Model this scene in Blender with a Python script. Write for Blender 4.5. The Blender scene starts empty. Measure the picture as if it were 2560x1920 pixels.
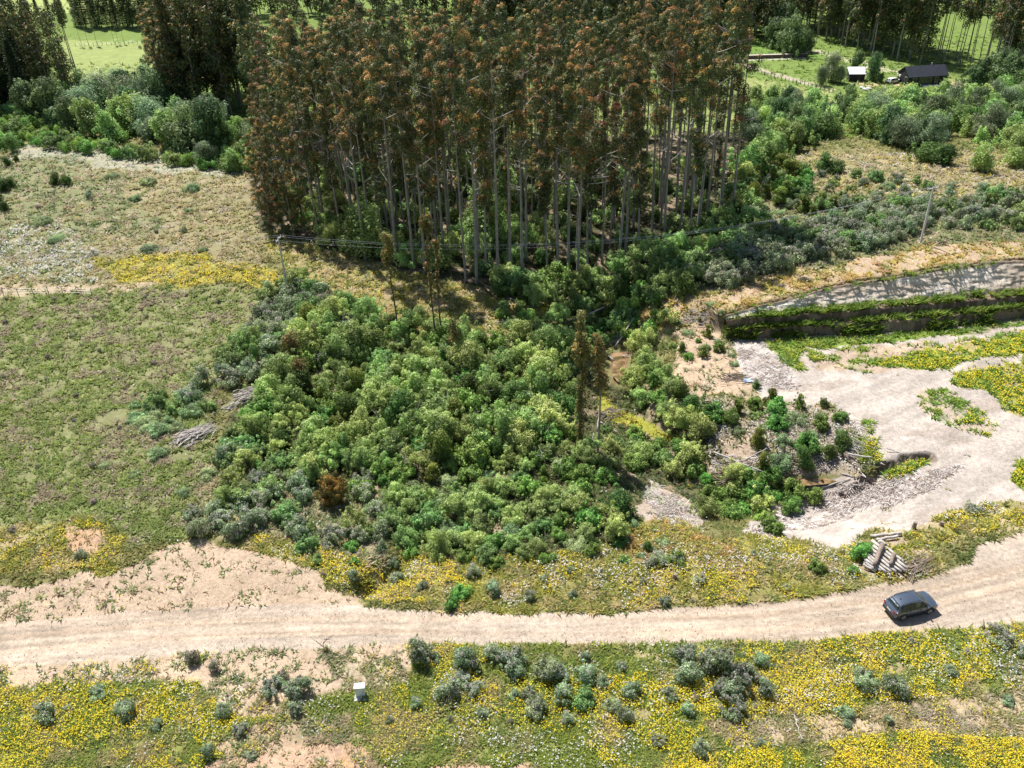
import bpy, bmesh, math, random
import numpy as np
from mathutils import Vector, Matrix
PI = math.pi
random.seed(7); rng = np.random.default_rng(7)
scene = bpy.context.scene
COL = scene.collection
# ------------------------------------------------------------------ camera, sky, sun, exposure
CAM_H = 58.0; PITCH = math.radians(32.0); ROLL = math.radians(-1.97); FPX = 2179.0
cam_d = bpy.data.cameras.new('camera'); cam = bpy.data.objects.new('camera', cam_d); COL.objects.link(cam)
cam_d.sensor_width = 36.0; cam_d.lens = 36.0 * FPX / 2560.0; cam_d.clip_start = 0.5; cam_d.clip_end = 9000
RM = Matrix.Rotation(PI/2 - PITCH, 4, 'X') @ Matrix.Rotation(ROLL, 4, 'Z')
cam.matrix_world = Matrix.Translation((0, 0, CAM_H)) @ RM
scene.camera = cam
RN = np.array(RM.to_3x3())
SUN_EL = math.radians(58.0); SUN_AZ = math.atan2(-0.47, 0.88)      # direction towards the sun: beyond the wood, a little left
sd = Vector((math.sin(SUN_AZ)*math.cos(SUN_EL), math.cos(SUN_AZ)*math.cos(SUN_EL), math.sin(SUN_EL)))
sl = bpy.data.lights.new('sun', 'SUN'); sl.energy = 5.0; sl.angle = math.radians(0.5); sl.color = (1.0, 0.975, 0.935)
sun = bpy.data.objects.new('sun', sl); COL.objects.link(sun)
sun.rotation_euler = sd.to_track_quat('Z', 'Y').to_euler(); sun.location = (0, 0, 300)
w = bpy.data.worlds.new('World'); scene.world = w; w.use_nodes = True
nt = w.node_tree; bg = nt.nodes['Background']; sky = nt.nodes.new('ShaderNodeTexSky')
sky.sky_type = 'NISHITA'; sky.sun_disc = False; sky.sun_elevation = SUN_EL; sky.sun_rotation = SUN_AZ
nt.links.new(sky.outputs[0], bg.inputs[0]); bg.inputs[1].default_value = 0.07
scene.view_settings.view_transform = 'Standard'; scene.view_settings.look = 'None'
scene.view_settings.exposure = 0.62; scene.view_settings.gamma = 1.0
scene.cycles.max_bounces = 6; scene.cycles.diffuse_bounces = 3; scene.cycles.transmission_bounces = 4
scene.cycles.transparent_max_bounces = 6; scene.cycles.glossy_bounces = 2
# ------------------------------------------------------------------ numeric helpers
def hash2(ix, iy, s):
    n = (ix.astype(np.int64)*374761393 + iy.astype(np.int64)*668265263 + s*1442695041) & 0x7fffffff
    n = ((n ^ (n >> 13)) * 1274126177) & 0x7fffffff
    return ((n ^ (n >> 16)) & 0xffffff) / 16777215.0
def vnoise(x, y, s=0):
    x = np.asarray(x, float); y = np.asarray(y, float)
    ix = np.floor(x); iy = np.floor(y); fx = x-ix; fy = y-iy
    fx = fx*fx*(3-2*fx); fy = fy*fy*(3-2*fy)
    a = hash2(ix, iy, s); b = hash2(ix+1, iy, s); c = hash2(ix, iy+1, s); d = hash2(ix+1, iy+1, s)
    return (a*(1-fx)+b*fx)*(1-fy) + (c*(1-fx)+d*fx)*fy
def fbm(x, y, s=0, o=4):
    t = 0; a = 0.5; n = 0
    for k in range(o):
        t = t + a*vnoise(x*2**k, y*2**k, s+k*17); n += a; a *= 0.5
    return t/n
def sstep(a, b, x):
    t = np.clip((x-a)/(b-a), 0, 1); return t*t*(3-2*t)
def project(P):
    P = np.asarray(P, float).reshape(-1, 3) - np.array([0, 0, CAM_H])
    c = P @ RN
    z = np.where(c[:, 2] < -0.5, -c[:, 2], 1e-3)
    px = 1280 + FPX*c[:, 0]/z; py = 960 - FPX*c[:, 1]/z
    py = np.where(c[:, 2] < -0.5, py, 1e5)
    return px, py
def ray(px, py):
    px = np.atleast_1d(np.asarray(px, float)); py = np.atleast_1d(np.asarray(py, float))
    d = np.stack([(px-1280)/FPX, -(py-960)/FPX, -np.ones_like(px)], 1)
    return d @ RN.T
def plane(px, py, z=0.0):
    d = ray(px, py); t = (z-CAM_H)/d[:, 2]
    return np.stack([d[:, 0]*t, d[:, 1]*t, np.full(len(t), z)], 1)
def segdist(x, y, pts):
    best = np.full(x.shape, 1e9)
    for (x0, y0), (x1, y1) in zip(pts[:-1], pts[1:]):
        dx, dy = x1-x0, y1-y0; L = dx*dx+dy*dy+1e-9
        t = np.clip(((x-x0)*dx+(y-y0)*dy)/L, 0, 1)
        best = np.minimum(best, np.hypot(x-x0-t*dx, y-y0-t*dy))
    return best
def inpoly(px, py, poly):
    r = np.zeros(px.shape, bool); n = len(poly)
    for i in range(n):
        x0, y0 = poly[i]; x1, y1 = poly[(i+1) % n]
        if y0 == y1: continue
        c = ((y0 > py) != (y1 > py)) & (px < (x1-x0)*(py-y0)/(y1-y0)+x0)
        r ^= c
    return r
W2 = lambda L, z=0.0: [tuple(p[:2]) for p in plane([a for a, b in L], [b for a, b in L], z)]
# ------------------------------------------------------------------ terrain relief (metres; x right, y away, z up)
RAV = W2([(2060, 1205), (1950, 1215), (1820, 1200), (1700, 1120), (1620, 1060), (1545, 990), (1530, 900), (1540, 840), (1500, 770), (1470, 700)])
BAS = W2([(820, 1180), (900, 1000), (1100, 900), (1350, 950), (1400, 1150), (1100, 1250)])
GUL = W2([(985, 1410), (940, 1445), (915, 1462)])
HOL = W2([(2130, 1190), (2215, 1155), (2270, 1143), (2325, 1140)])
# edge lines of the cut bank, left to right in the picture
TOPL = [(1815, 792), (1860, 776), (1955, 754), (2063, 723), (2129, 710), (2271, 688), (2366, 669), (2445, 662), (2461, 656), (2560, 653), (2760, 638), (3100, 612)]
FOTL = [(1815, 800), (1860, 792), (1987, 780), (2081, 772), (2177, 761), (2335, 748), (2560, 732), (2760, 718), (3100, 690)]
BASL = [(1815, 842), (1860, 846), (2002, 837), (2145, 833), (2350, 818), (2477, 802), (2560, 792), (2760, 775), (3100, 745)]
def interp(L, x): return np.interp(x, [a for a, b in L], [b for a, b in L])
cu = np.linspace(1815, 3100, 620)
Wb = plane(cu, interp(BASL, cu), 0.0)
Wf = plane(cu, interp(FOTL, cu), 2.4)
best = np.full(len(cu), 1e9); hr = np.full(len(cu), 0.5)
for r in np.arange(0.3, 9, 0.1):
    P = plane(cu, interp(TOPL, cu), 2.4+r)
    e = np.abs(P[:, 1]-Wf[:, 1]-1.0*r); m = e < best; best[m] = e[m]; hr[m] = r
hr = np.convolve(np.pad(hr, 12, mode='edge'), np.ones(25)/25, 'valid')
Wt = plane(cu, interp(TOPL, cu), 0); 
for i in range(len(cu)): Wt[i] = plane(cu[i], interp(TOPL, cu[i]), 2.4+hr[i])[0]
XL = float(Wb[0, 0])
def height(x, y):
    x = np.asarray(x, float); y = np.asarray(y, float)
    near = 1-sstep(150, 260, y)
    h = 0.9*(fbm(x/38+5, y/38+9, 3, 3)-0.5)*near + 0.22*(fbm(x/4.5, y/4.5, 8, 3)-0.5)*near
    road = segdist(x, y, ROADC)
    h = h*sstep(2.5, 9, road)
    d = segdist(x, y, RAV) + 1.5*(fbm(x/5, y/5, 21, 3)-0.5)
    h = h - 3.6*np.exp(-(d/6.0)**2) - 1.3*np.exp(-(segdist(x, y, BAS)/11.0)**2)
    h = h - 1.5*np.exp(-(segdist(x, y, GUL)/1.3)**2)
    dh = segdist(x, y, HOL) + 1.3*(fbm(x/1.1, y/1.1, 31, 4)-0.5)
    yb = np.interp(x, [p[0] for p in HOL], [p[1] for p in HOL]) if False else 0
    h = h - 0.95*(1-sstep(0.45, 0.85, dh))*(0.55+0.9*fbm(x/1.0, y/1.0, 36, 3))
    # terrace behind the cut bank
    xt = np.interp(x, Wt[:, 0], Wt[:, 1]); H = 2.4+np.interp(x, Wt[:, 0], hr)
    s = y - xt
    left = sstep(XL-13, XL, x)
    wdt = 1.3 + 9*(1-sstep(XL-6, XL+1, x))
    H = H*left*(1-sstep(35, 105, s))
    k = sstep(0.15, 1.0, (s)/wdt)
    base = h
    h = base + H*k
    return h
ROADC = W2([(-500, 1650), (0, 1615), (400, 1580), (900, 1560), (1500, 1570), (1900, 1560), (2250, 1515), (2560, 1440), (3000, 1300)])
def ground_hit(px, py):
    d = ray(px, py); n = len(d)
    t0 = (14-CAM_H)/d[:, 2]; t1 = (-9-CAM_H)/d[:, 2]
    hit = t1.copy(); done = np.zeros(n, bool)
    N = 90
    for k in range(N+1):
        t = t0+(t1-t0)*k/N
        z = CAM_H+d[:, 2]*t
        g = height(d[:, 0]*t, d[:, 1]*t)
        m = (~done) & (z <= g); hit[m] = t[m]; done |= m
    x = d[:, 0]*hit; y = d[:, 1]*hit
    return np.stack([x, y, height(x, y)], 1)
def gp(px, py): return Vector(ground_hit([px], [py])[0])
# ------------------------------------------------------------------ mesh / object helpers
def mesh_np(name, V, F, mat, colors=None, smooth=False):
    """V: n x 3 verts, F: m x k faces (k 3 or 4), colors per vertex n x 3"""
    V = np.asarray(V, np.float32); F = np.asarray(F, np.int32)
    me = bpy.data.meshes.new(name); k = F.shape[1]
    me.vertices.add(len(V)); me.vertices.foreach_set('co', V.ravel())
    me.loops.add(F.size); me.loops.foreach_set('vertex_index', F.ravel())
    me.polygons.add(len(F)); me.polygons.foreach_set('loop_start', np.arange(0, F.size, k, dtype=np.int32))
    me.polygons.foreach_set('loop_total', np.full(len(F), k, np.int32))
    if smooth: me.polygons.foreach_set('use_smooth', np.ones(len(F), bool))
    if colors is not None:
        at = me.color_attributes.new('Col', 'FLOAT_COLOR', 'POINT')
        c = np.ones((len(V), 4), np.float32); c[:, :3] = colors
        at.data.foreach_set('color', c.ravel())
    me.update(calc_edges=True); me.materials.append(mat)
    return me
def link(name, me, parent=None, loc=None):
    o = bpy.data.objects.new(name, me); COL.objects.link(o)
    if parent is not None: o.parent = parent
    if loc is not None: o.location = loc
    return o
def tag(o, label=None, cat=None, group=None, kind=None):
    if label: o['label'] = label
    if cat: o['category'] = cat
    if group: o['group'] = group
    if kind: o['kind'] = kind
    return o
def empty(name, loc, label, cat, group=None, rz=0.0, s=1.0):
    o = bpy.data.objects.new(name, None); COL.objects.link(o); o.location = loc
    o.rotation_euler = (0, 0, rz); o.scale = (s, s, s) if not hasattr(s, '__len__') else s
    o.empty_display_size = 0.3
    return tag(o, label, cat, group)
class MB:
    def __init__(s): s.v = []; s.f = []; s.n = 0
    def add(s, V, F):
        s.v.append(np.asarray(V, float)); s.f += [[i+s.n for i in f] for f in F]; s.n += len(V)
    def box(s, c, size, rot=None):
        x, y, z = [a/2 for a in size]
        P = np.array([(-x,-y,-z),(x,-y,-z),(x,y,-z),(-x,y,-z),(-x,-y,z),(x,-y,z),(x,y,z),(-x,y,z)])
        if rot is not None: P = P @ np.array(rot).T
        s.add(P+np.array(c), [(0,3,2,1),(4,5,6,7),(0,1,5,4),(1,2,6,5),(2,3,7,6),(3,0,4,7)])
    def tube(s, pts, radii, seg=7, caps=True):
        pts = [Vector(p) for p in pts]; V = []
        for i, p in enumerate(pts):
            a = pts[max(i-1, 0)]; b = pts[min(i+1, len(pts)-1)]
            d = (b-a).normalized(); u = d.orthogonal().normalized() if i == 0 else (u-d*u.dot(d)).normalized()
            v = d.cross(u)
            for k in range(seg):
                t = 2*PI*k/seg; V.append(p+(u*math.cos(t)+v*math.sin(t))*radii[i])
        F = []
        for i in range(len(pts)-1):
            for k in range(seg):
                k2 = (k+1) % seg; F.append((i*seg+k, i*seg+k2, (i+1)*seg+k2, (i+1)*seg+k))
        if caps: F.append(tuple(range(seg))[::-1]); F.append(tuple((len(pts)-1)*seg+k for k in range(seg)))
        s.add([tuple(v) for v in V], F)
    def mesh(s, name, mat, smooth=False):
        me = bpy.data.meshes.new(name); me.from_pydata(np.concatenate(s.v).tolist(), [], s.f); me.update()
        if smooth: me.polygons.foreach_set('use_smooth', np.ones(len(me.polygons), bool))
        me.materials.append(mat); return me
    def obj(s, name, mat, parent=None, loc=None, smooth=False): return link(name, s.mesh(name, mat, smooth), parent, loc)
# ------------------------------------------------------------------ materials
def newmat(name):
    m = bpy.data.materials.new(name); m.use_nodes = True; n = m.node_tree; n.nodes.clear()
    out = n.nodes.new('ShaderNodeOutputMaterial'); return m, n, out
def node(n, t, **kw):
    x = n.nodes.new(t)
    for k, v in kw.items():
        if k.startswith('i_'): x.inputs[int(k[2:])].default_value = v
        else: setattr(x, k, v)
    return x
def noise_fac(n, scale, detail=4, coord='Object'):
    tc = n.nodes.new('ShaderNodeTexCoord'); t = n.nodes.new('ShaderNodeTexNoise')
    t.inputs['Scale'].default_value = scale; t.inputs['Detail'].default_value = detail
    n.links.new(tc.outputs[coord], t.inputs['Vector']); return t.outputs['Fac']
def leaf_mat(name, trans=0.42, var=0.16, rough=0.5, huev=0.02):
    m, n, out = newmat(name)
    at = node(n, 'ShaderNodeAttribute', attribute_name='Col')
    oi = node(n, 'ShaderNodeObjectInfo')
    hs = node(n, 'ShaderNodeHueSaturation')
    mr = node(n, 'ShaderNodeMapRange'); mr.inputs[3].default_value = 1-var; mr.inputs[4].default_value = 1+var
    mr2 = node(n, 'ShaderNodeMapRange'); mr2.inputs[3].default_value = 0.5-huev; mr2.inputs[4].default_value = 0.5+huev
    mu = node(n, 'ShaderNodeMath', operation='FRACT'); mm = node(n, 'ShaderNodeMath', operation='MULTIPLY'); mm.inputs[1].default_value = 7.31
    L = n.links.new
    L(oi.outputs['Random'], mr.inputs[0]); L(oi.outputs['Random'], mm.inputs[0]); L(mm.outputs[0], mu.inputs[0]); L(mu.outputs[0], mr2.inputs[0])
    L(at.outputs['Color'], hs.inputs['Color']); L(mr.outputs[0], hs.inputs['Value']); L(mr2.outputs[0], hs.inputs['Hue'])
    pb = node(n, 'ShaderNodeBsdfPrincipled'); pb.inputs['Roughness'].default_value = rough
    pb.inputs['Specular IOR Level'].default_value = 0.2
    tr = node(n, 'ShaderNodeBsdfTranslucent'); mx = node(n, 'ShaderNodeMixShader'); mx.inputs[0].default_value = trans
    L(hs.outputs[0], pb.inputs['Base Color']); L(hs.outputs[0], tr.inputs[0])
    L(pb.outputs[0], mx.inputs[1]); L(tr.outputs[0], mx.inputs[2]); L(mx.outputs[0], out.inputs[0])
    return m
def plain(name, c1, c2=None, scale=3.0, rough=0.8, metal=0.0, bump=0.0, detail=4, coat=0.0):
    m, n, out = newmat(name); pb = node(n, 'ShaderNodeBsdfPrincipled')
    pb.inputs['Roughness'].default_value = rough; pb.inputs['Metallic'].default_value = metal; pb.inputs['Coat Weight'].default_value = coat
    c2 = c2 or tuple(a*0.8 for a in c1)
    f = noise_fac(n, scale, detail); cr = node(n, 'ShaderNodeValToRGB')
    cr.color_ramp.elements[0].position = 0.35; cr.color_ramp.elements[1].position = 0.65
    cr.color_ramp.elements[0].color = (*c1, 1); cr.color_ramp.elements[1].color = (*c2, 1)
    n.links.new(f, cr.inputs[0]); n.links.new(cr.outputs[0], pb.inputs['Base Color'])
    if bump:
        b = node(n, 'ShaderNodeBump'); b.inputs['Strength'].default_value = bump; b.inputs['Distance'].default_value = 0.05
        n.links.new(f, b.inputs['Height']); n.links.new(b.outputs[0], pb.inputs['Normal'])
    n.links.new(pb.outputs[0], out.inputs[0]); return m
def ground_mat():
    m, n, out = newmat('ground_soil'); L = n.links.new
    at = node(n, 'ShaderNodeAttribute', attribute_name='Col')
    pb = node(n, 'ShaderNodeBsdfPrincipled'); pb.inputs['Roughness'].default_value = 0.95; pb.inputs['Specular IOR Level'].default_value = 0.1
    f1 = noise_fac(n, 2.6, 8); f2 = noise_fac(n, 0.45, 5); f3 = noise_fac(n, 11.0, 3)
    def mrange(f, a, b, lo=0.3, hi=0.7):
        r = node(n, 'ShaderNodeMapRange'); r.inputs[1].default_value = lo; r.inputs[2].default_value = hi
        r.inputs[3].default_value = a; r.inputs[4].default_value = b; L(f, r.inputs[0]); return r.outputs[0]
    m1 = node(n, 'ShaderNodeMath', operation='MULTIPLY'); m2 = node(n, 'ShaderNodeMath', operation='MULTIPLY')
    L(mrange(f1, 0.8, 1.16), m1.inputs[0]); L(mrange(f2, 0.86, 1.1), m1.inputs[1])
    L(m1.outputs[0], m2.inputs[0]); L(mrange(f3, 0.78, 1.15, 0.35, 0.6), m2.inputs[1])
    vm = node(n, 'ShaderNodeVectorMath', operation='SCALE'); L(at.outputs['Color'], vm.inputs[0]); L(m2.outputs[0], vm.inputs['Scale'])
    L(vm.outputs[0], pb.inputs['Base Color'])
    b = node(n, 'ShaderNodeBump'); b.inputs['Strength'].default_value = 0.7; b.inputs['Distance'].default_value = 0.12
    L(f1, b.inputs['Height']); L(b.outputs[0], pb.inputs['Normal']); L(pb.outputs[0], out.inputs[0]); return m
M_GR = ground_mat()
M_LEAF = leaf_mat('leaf', 0.34, 0.24, 0.5, 0.03)
M_EUC = leaf_mat('eucalyptus_leaf', 0.22, 0.22, 0.45, 0.02)
M_GRASS = leaf_mat('grass_blade', 0.45, 0.0, 0.6, 0.0)
M_FLOW = leaf_mat('petal', 0.35, 0.0, 0.6, 0.0)
M_BARK = plain('pale_eucalyptus_bark', (0.34, 0.31, 0.28), (0.22, 0.195, 0.17), 0.8, 0.85, bump=0.3)
M_BARKD = plain('brown_bark', (0.16, 0.12, 0.09), (0.09, 0.07, 0.055), 1.5, 0.9, bump=0.4)
M_DEAD = plain('bleached_dead_wood', (0.55, 0.50, 0.45), (0.36, 0.32, 0.29), 2.5, 0.85, bump=0.3)
M_DEAD2 = plain('brown_dead_wood', (0.30, 0.23, 0.18), (0.18, 0.14, 0.11), 2.5, 0.9, bump=0.3)
M_CONC = plain('concrete', (0.58, 0.57, 0.54), (0.5, 0.49, 0.46), 4.0, 0.8)
# ------------------------------------------------------------------ ground zones (outlines in picture coordinates, looked up for every ground point)
SAND = (0.43, 0.325, 0.235); PALE = (0.445, 0.385, 0.33); RED = (0.48, 0.29, 0.19); TAN = (0.36, 0.28, 0.17); LIT = (0.42, 0.36, 0.31)
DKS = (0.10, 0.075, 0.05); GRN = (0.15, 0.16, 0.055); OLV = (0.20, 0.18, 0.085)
# name, polygon, warp(px), soil, tuft density, palette, yellow, white, bare(0..1 fraction by noise)
Z = []
def zone(poly, warp, soil, tufts, pal, yel=0.0, whi=0.0, bare=0.0, tag_=None): Z.append((poly, warp, soil, tufts, pal, yel, whi, bare))
zone([(-3000, -3000), (6000, -3000), (6000, 5000), (-3000, 5000)], 0, OLV, 0.9, 'olive', 0.02, 0.01, 0.05)
zone([(-3000, -3000), (6000, -3000), (6000, 330), (-3000, 330)], 25, (0.17, 0.235, 0.06), 0.55, 'field', 0.0, 0.0, 0.0)      # far fields
zone([(150, 100), (450, 105), (450, 240), (150, 240)], 10, (0.27, 0.32, 0.11), 0.5, 'fieldpale', 0, 0.02, 0)
zone([(1840, 190), (2080, 235), (2100, 280), (1800, 300)], 10, (0.28, 0.31, 0.11), 0.5, 'fieldpale', 0, 0.01, 0)
zone([(-400, -60), (600, -60), (480, 12), (0, 40), (-400, 40)], 6, (0.34, 0.40, 0.13), 0.3, 'fieldpale', 0, 0.0, 0)
zone([(1450, 40), (1960, 100), (2070, 140), (2000, 150), (1500, 130)], 6, (0.15, 0.26, 0.05), 0.5, 'field', 0, 0.0, 0)
zone([(-600, 385), (200, 395), (450, 420), (640, 430), (700, 600), (620, 700), (-600, 730)], 16, (0.25, 0.225, 0.12), 1.1, 'dry', 0.01, 0.06, 0.06)
zone([(100, 350), (640, 410), (640, 440), (300, 425), (0, 400)], 10, (0.36, 0.33, 0.24), 0.8, 'palegrey', 0.0, 0.1, 0.1)
zone([(-600, 400), (150, 395), (300, 440), (330, 520), (420, 560), (330, 600), (-600, 600)], 20, (0.20, 0.215, 0.10), 1.15, 'mixed', 0.02, 0.12, 0.03)
zone([(-400, 585), (60, 575), (150, 560), (220, 590), (260, 650), (240, 700), (-400, 720)], 22, (0.27, 0.25, 0.14), 1.0, 'mixed', 0.01, 0.75, 0.0)
zone([(230, 650), (330, 638), (480, 643), (600, 656), (720, 690), (740, 730), (640, 720), (560, 708), (400, 722), (300, 706)], 14, (0.30, 0.26, 0.06), 0.9, 'yellowgreen', 0.75, 0.05, 0.0)
zone([(-600, 715), (60, 712), (300, 706), (420, 712), (280, 735), (-600, 760)], 8, (0.40, 0.32, 0.21), 0.7, 'dry', 0.02, 0.02, 0.3)
zone([(-600, 745), (260, 733), (480, 718), (700, 735), (640, 800), (560, 950), (520, 1100), (600, 1260), (500, 1340), (-600, 1500)], 18, (0.21, 0.205, 0.10), 1.35, 'pasture', 0.02, 0.015, 0.06)
zone([(700, 690), (800, 640), (880, 700), (1000, 800), (1150, 850), (1000, 850), (850, 790), (720, 760)], 16, (0.33, 0.28, 0.13), 1.0, 'yellowgreen', 0.25, 0.05, 0.1)
zone([(660, 570), (760, 600), (930, 660), (1070, 695), (1250, 740), (1400, 780), (1330, 830), (1100, 860), (900, 780), (780, 710), (680, 640)], 14, (0.26, 0.21, 0.10), 0.9, 'yellowgreen', 0.28, 0.08, 0.1)
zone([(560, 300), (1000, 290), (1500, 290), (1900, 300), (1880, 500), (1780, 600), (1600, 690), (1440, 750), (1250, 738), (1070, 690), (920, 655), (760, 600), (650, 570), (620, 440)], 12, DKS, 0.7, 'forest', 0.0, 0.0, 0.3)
zone([(880, 300), (1500, 230), (1900, 260), (1850, 330), (1400, 345), (900, 350)], 12, (0.24, 0.27, 0.09), 0.5, 'field', 0.0, 0.0, 0.0)
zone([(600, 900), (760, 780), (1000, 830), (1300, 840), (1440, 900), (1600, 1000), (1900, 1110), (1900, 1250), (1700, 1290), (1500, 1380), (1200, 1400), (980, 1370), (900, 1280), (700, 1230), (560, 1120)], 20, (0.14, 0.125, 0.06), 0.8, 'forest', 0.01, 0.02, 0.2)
zone([(560, 1100), (700, 1200), (960, 1260), (990, 1400), (940, 1440), (880, 1480), (760, 1420), (560, 1330), (440, 1320)], 16, (0.27, 0.22, 0.13), 1.0, 'mixed', 0.04, 0.05, 0.15)
zone([(1500, 960), (1530, 1010), (1640, 1060), (1720, 1120), (1660, 1100), (1560, 1060), (1490, 1030)], 8, (0.30, 0.30, 0.05), 0.5, 'moss', 0.1, 0, 0)
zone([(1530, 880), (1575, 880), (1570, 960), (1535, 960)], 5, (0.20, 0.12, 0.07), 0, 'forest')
zone([(1590, 1225), (1640, 1205), (1720, 1250), (1780, 1330), (1700, 1340), (1580, 1300)], 18, LIT, 0.35, 'palegrey', 0.0, 0.05, 0.4)
zone([(1700, 830), (1760, 800), (1815, 830), (1850, 900), (1900, 990), (1760, 1000), (1690, 940), (1670, 870)], 20, (0.45, 0.335, 0.23), 0.6, 'mixed', 0.03, 0.1, 0.7)
zone([(1660, 940), (1760, 1000), (1900, 1000), (2060, 1010), (2150, 1080), (2200, 1150), (2140, 1200), (1960, 1180), (1860, 1150), (1760, 1080), (1620, 1010)], 14, (0.33, 0.26, 0.2), 0.7, 'mixed', 0.06, 0.25, 0.35)
PAD = [(1830, 850), (1900, 846), (2150, 836), (2560, 795), (3200, 740), (3200, 1180), (2560, 1265), (2420, 1280), (2300, 1315), (2160, 1335), (2100, 1375), (1980, 1345), (1850, 1340), (1880, 1300), (1960, 1240), (2080, 1200), (2200, 1185), (2190, 1120), (2120, 1060), (2080, 1010), (1960, 1005), (1900, 1000), (1870, 940), (1850, 900)]
zone(PAD, 9, PALE, 0.02, 'dry', 0.0, 0.0, 1.0)
zone([(1835, 850), (1900, 850), (1960, 900), (1990, 960), (1900, 980), (1860, 930)], 14, (0.47, 0.42, 0.38), 0.02, 'dry', 0, 0, 1)       # bleached litter
zone([(1860, 1310), (2000, 1250), (2150, 1205), (2290, 1180), (2320, 1210), (2200, 1260), (2050, 1310), (1920, 1350)], 20, (0.46, 0.41, 0.37), 0.02, 'dry', 0, 0, 1)
zone([(2000, 880), (2200, 868), (2560, 830), (2560, 850), (2300, 900), (2240, 930), (2060, 930)], 12, (0.42, 0.33, 0.26), 1.0, 'bright', 0.4, 0.0, 0.62)
zone([(1900, 852), (2150, 838), (2350, 822), (2560, 797), (3100, 750), (3100, 765), (2560, 815), (2420, 833), (2230, 858), (2010, 872), (2000, 905), (2025, 925), (1990, 925), (1950, 885)], 7, (0.2, 0.25, 0.06), 1.2, 'bright', 0.16, 0, 0)
zone([(2310, 880), (2450, 855), (2560, 838), (3100, 800), (3100, 1090), (2600, 1060), (2480, 1000), (2390, 940), (2350, 925), (2250, 920), (2120, 905), (2230, 892)], 12, (0.30, 0.30, 0.05), 1.2, 'bright', 1.0, 0.0, 0.12)
zone([(2410, 905), (2560, 880), (2560, 905), (2480, 922), (2400, 930), (2330, 940)], 6, PALE, 0.1, 'bright', 0.1, 0, 0.8)
zone([(2290, 975), (2390, 970), (2440, 1010), (2480, 1060), (2470, 1095), (2400, 1075), (2330, 1040), (2290, 1010)], 10, PALE, 0.9, 'bright', 0.5, 0.0, 0.62)
zone([(2150, 1050), (2180, 1055), (2180, 1085), (2155, 1082)], 5, (0.3, 0.3, 0.08), 1.2, 'bright', 0.5)
zone([(2105, 1105), (2190, 1095), (2205, 1155), (2160, 1160), (2120, 1140)], 6, (0.3, 0.3, 0.08), 1.2, 'bright', 0.6)
zone([(2210, 1185), (2260, 1158), (2325, 1150), (2300, 1172), (2250, 1200), (2220, 1205)], 6, (0.3, 0.3, 0.08), 1.2, 'bright', 0.4)
zone([(2535, 1150), (2700, 1120), (2700, 1260), (2560, 1225), (2525, 1200)], 6, (0.3, 0.3, 0.05), 1.2, 'bright', 0.9)
zone([(1570, 780), (1700, 740), (1790, 710), (1900, 690), (2090, 665), (2250, 640), (2330, 612), (2560, 590), (3200, 540), (3200, 630), (2560, 656), (2440, 664), (2270, 690), (2060, 727), (1860, 780), (1815, 805), (1700, 820), (1640, 850)], 16, (0.40, 0.30, 0.20), 1.1, 'dryorange', 0.08, 0.04, 0.38)
zone([(1930, 400), (2120, 380), (3000, 380), (3000, 520), (2300, 490), (2050, 470)], 16, (0.27, 0.235, 0.12), 1.1, 'dry', 0.30, 0.25, 0.10)
zone([(1850, 460), (2050, 480), (2560, 520), (3000, 500), (3000, 580), (2330, 612), (2100, 660), (1900, 690), (1700, 740), (1750, 640)], 10, (0.17, 0.17, 0.08), 1.0, 'mixed', 0.02, 0.03, 0.05)
zone([(860, 1490), (960, 1455), (1000, 1390), (1200, 1400), (1500, 1370), (1560, 1310), (1720, 1350), (1860, 1350), (1990, 1350), (2090, 1385), (2160, 1420), (2300, 1445), (2200, 1462), (2000, 1498), (1800, 1512), (1500, 1532), (1100, 1528), (960, 1512)], 12, (0.24, 0.21, 0.075), 1.3, 'yellowgreen', 0.34, 0.2, 0.1)
zone([(1540, 1310), (1700, 1300), (1860, 1370), (1850, 1420), (1560, 1400)], 14, (0.28, 0.2, 0.09), 1.3, 'rusty', 0.15, 0.15, 0.1)
zone([(950, 1490), (1120, 1400), (1180, 1440), (1150, 1530), (960, 1512)], 12, (0.22, 0.22, 0.07), 1.2, 'yellowgreen', 0.6, 0.15, 0.05)
zone([(2100, 1372), (2180, 1332), (2300, 1312), (2420, 1268), (2560, 1250), (3100, 1190), (3100, 1290), (2560, 1318), (2420, 1345), (2350, 1370), (2370, 1420), (2310, 1450), (2160, 1450)], 9, (0.30, 0.27, 0.12), 1.1, 'yellowgreen', 0.45, 0.3, 0.25)
zone([(-600, 1330), (120, 1310), (210, 1290), (320, 1340), (300, 1400), (190, 1430), (60, 1430), (-600, 1500)], 14, (0.25, 0.23, 0.08), 1.1, 'yellowgreen', 0.45, 0.02, 0.1)
zone([(150, 1310), (240, 1320), (250, 1370), (150, 1370)], 14, (0.5, 0.3, 0.18), 0.4, 'dry', 0.05, 0, 0.7)
zone([(-600, 1520), (40, 1460), (130, 1440), (260, 1440), (340, 1400), (400, 1365), (540, 1335), (620, 1370), (700, 1400), (790, 1430), (830, 1470), (930, 1490), (900, 1540), (-600, 1640)], 24, SAND, 0.45, 'mixed', 0.08, 0.02, 0.82)
zone([(600, 1330), (760, 1360), (900, 1400), (960, 1450), (930, 1470), (830, 1465), (780, 1425), (690, 1395), (600, 1370)], 10, (0.3, 0.26, 0.12), 1.1, 'yellowgreen', 0.55, 0.12, 0.1)
zone([(200, 1410), (290, 1400), (290, 1440), (240, 1450)], 8, (0.25, 0.23, 0.08), 1.1, 'yellowgreen', 0.35, 0.02, 0.1)
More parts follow.
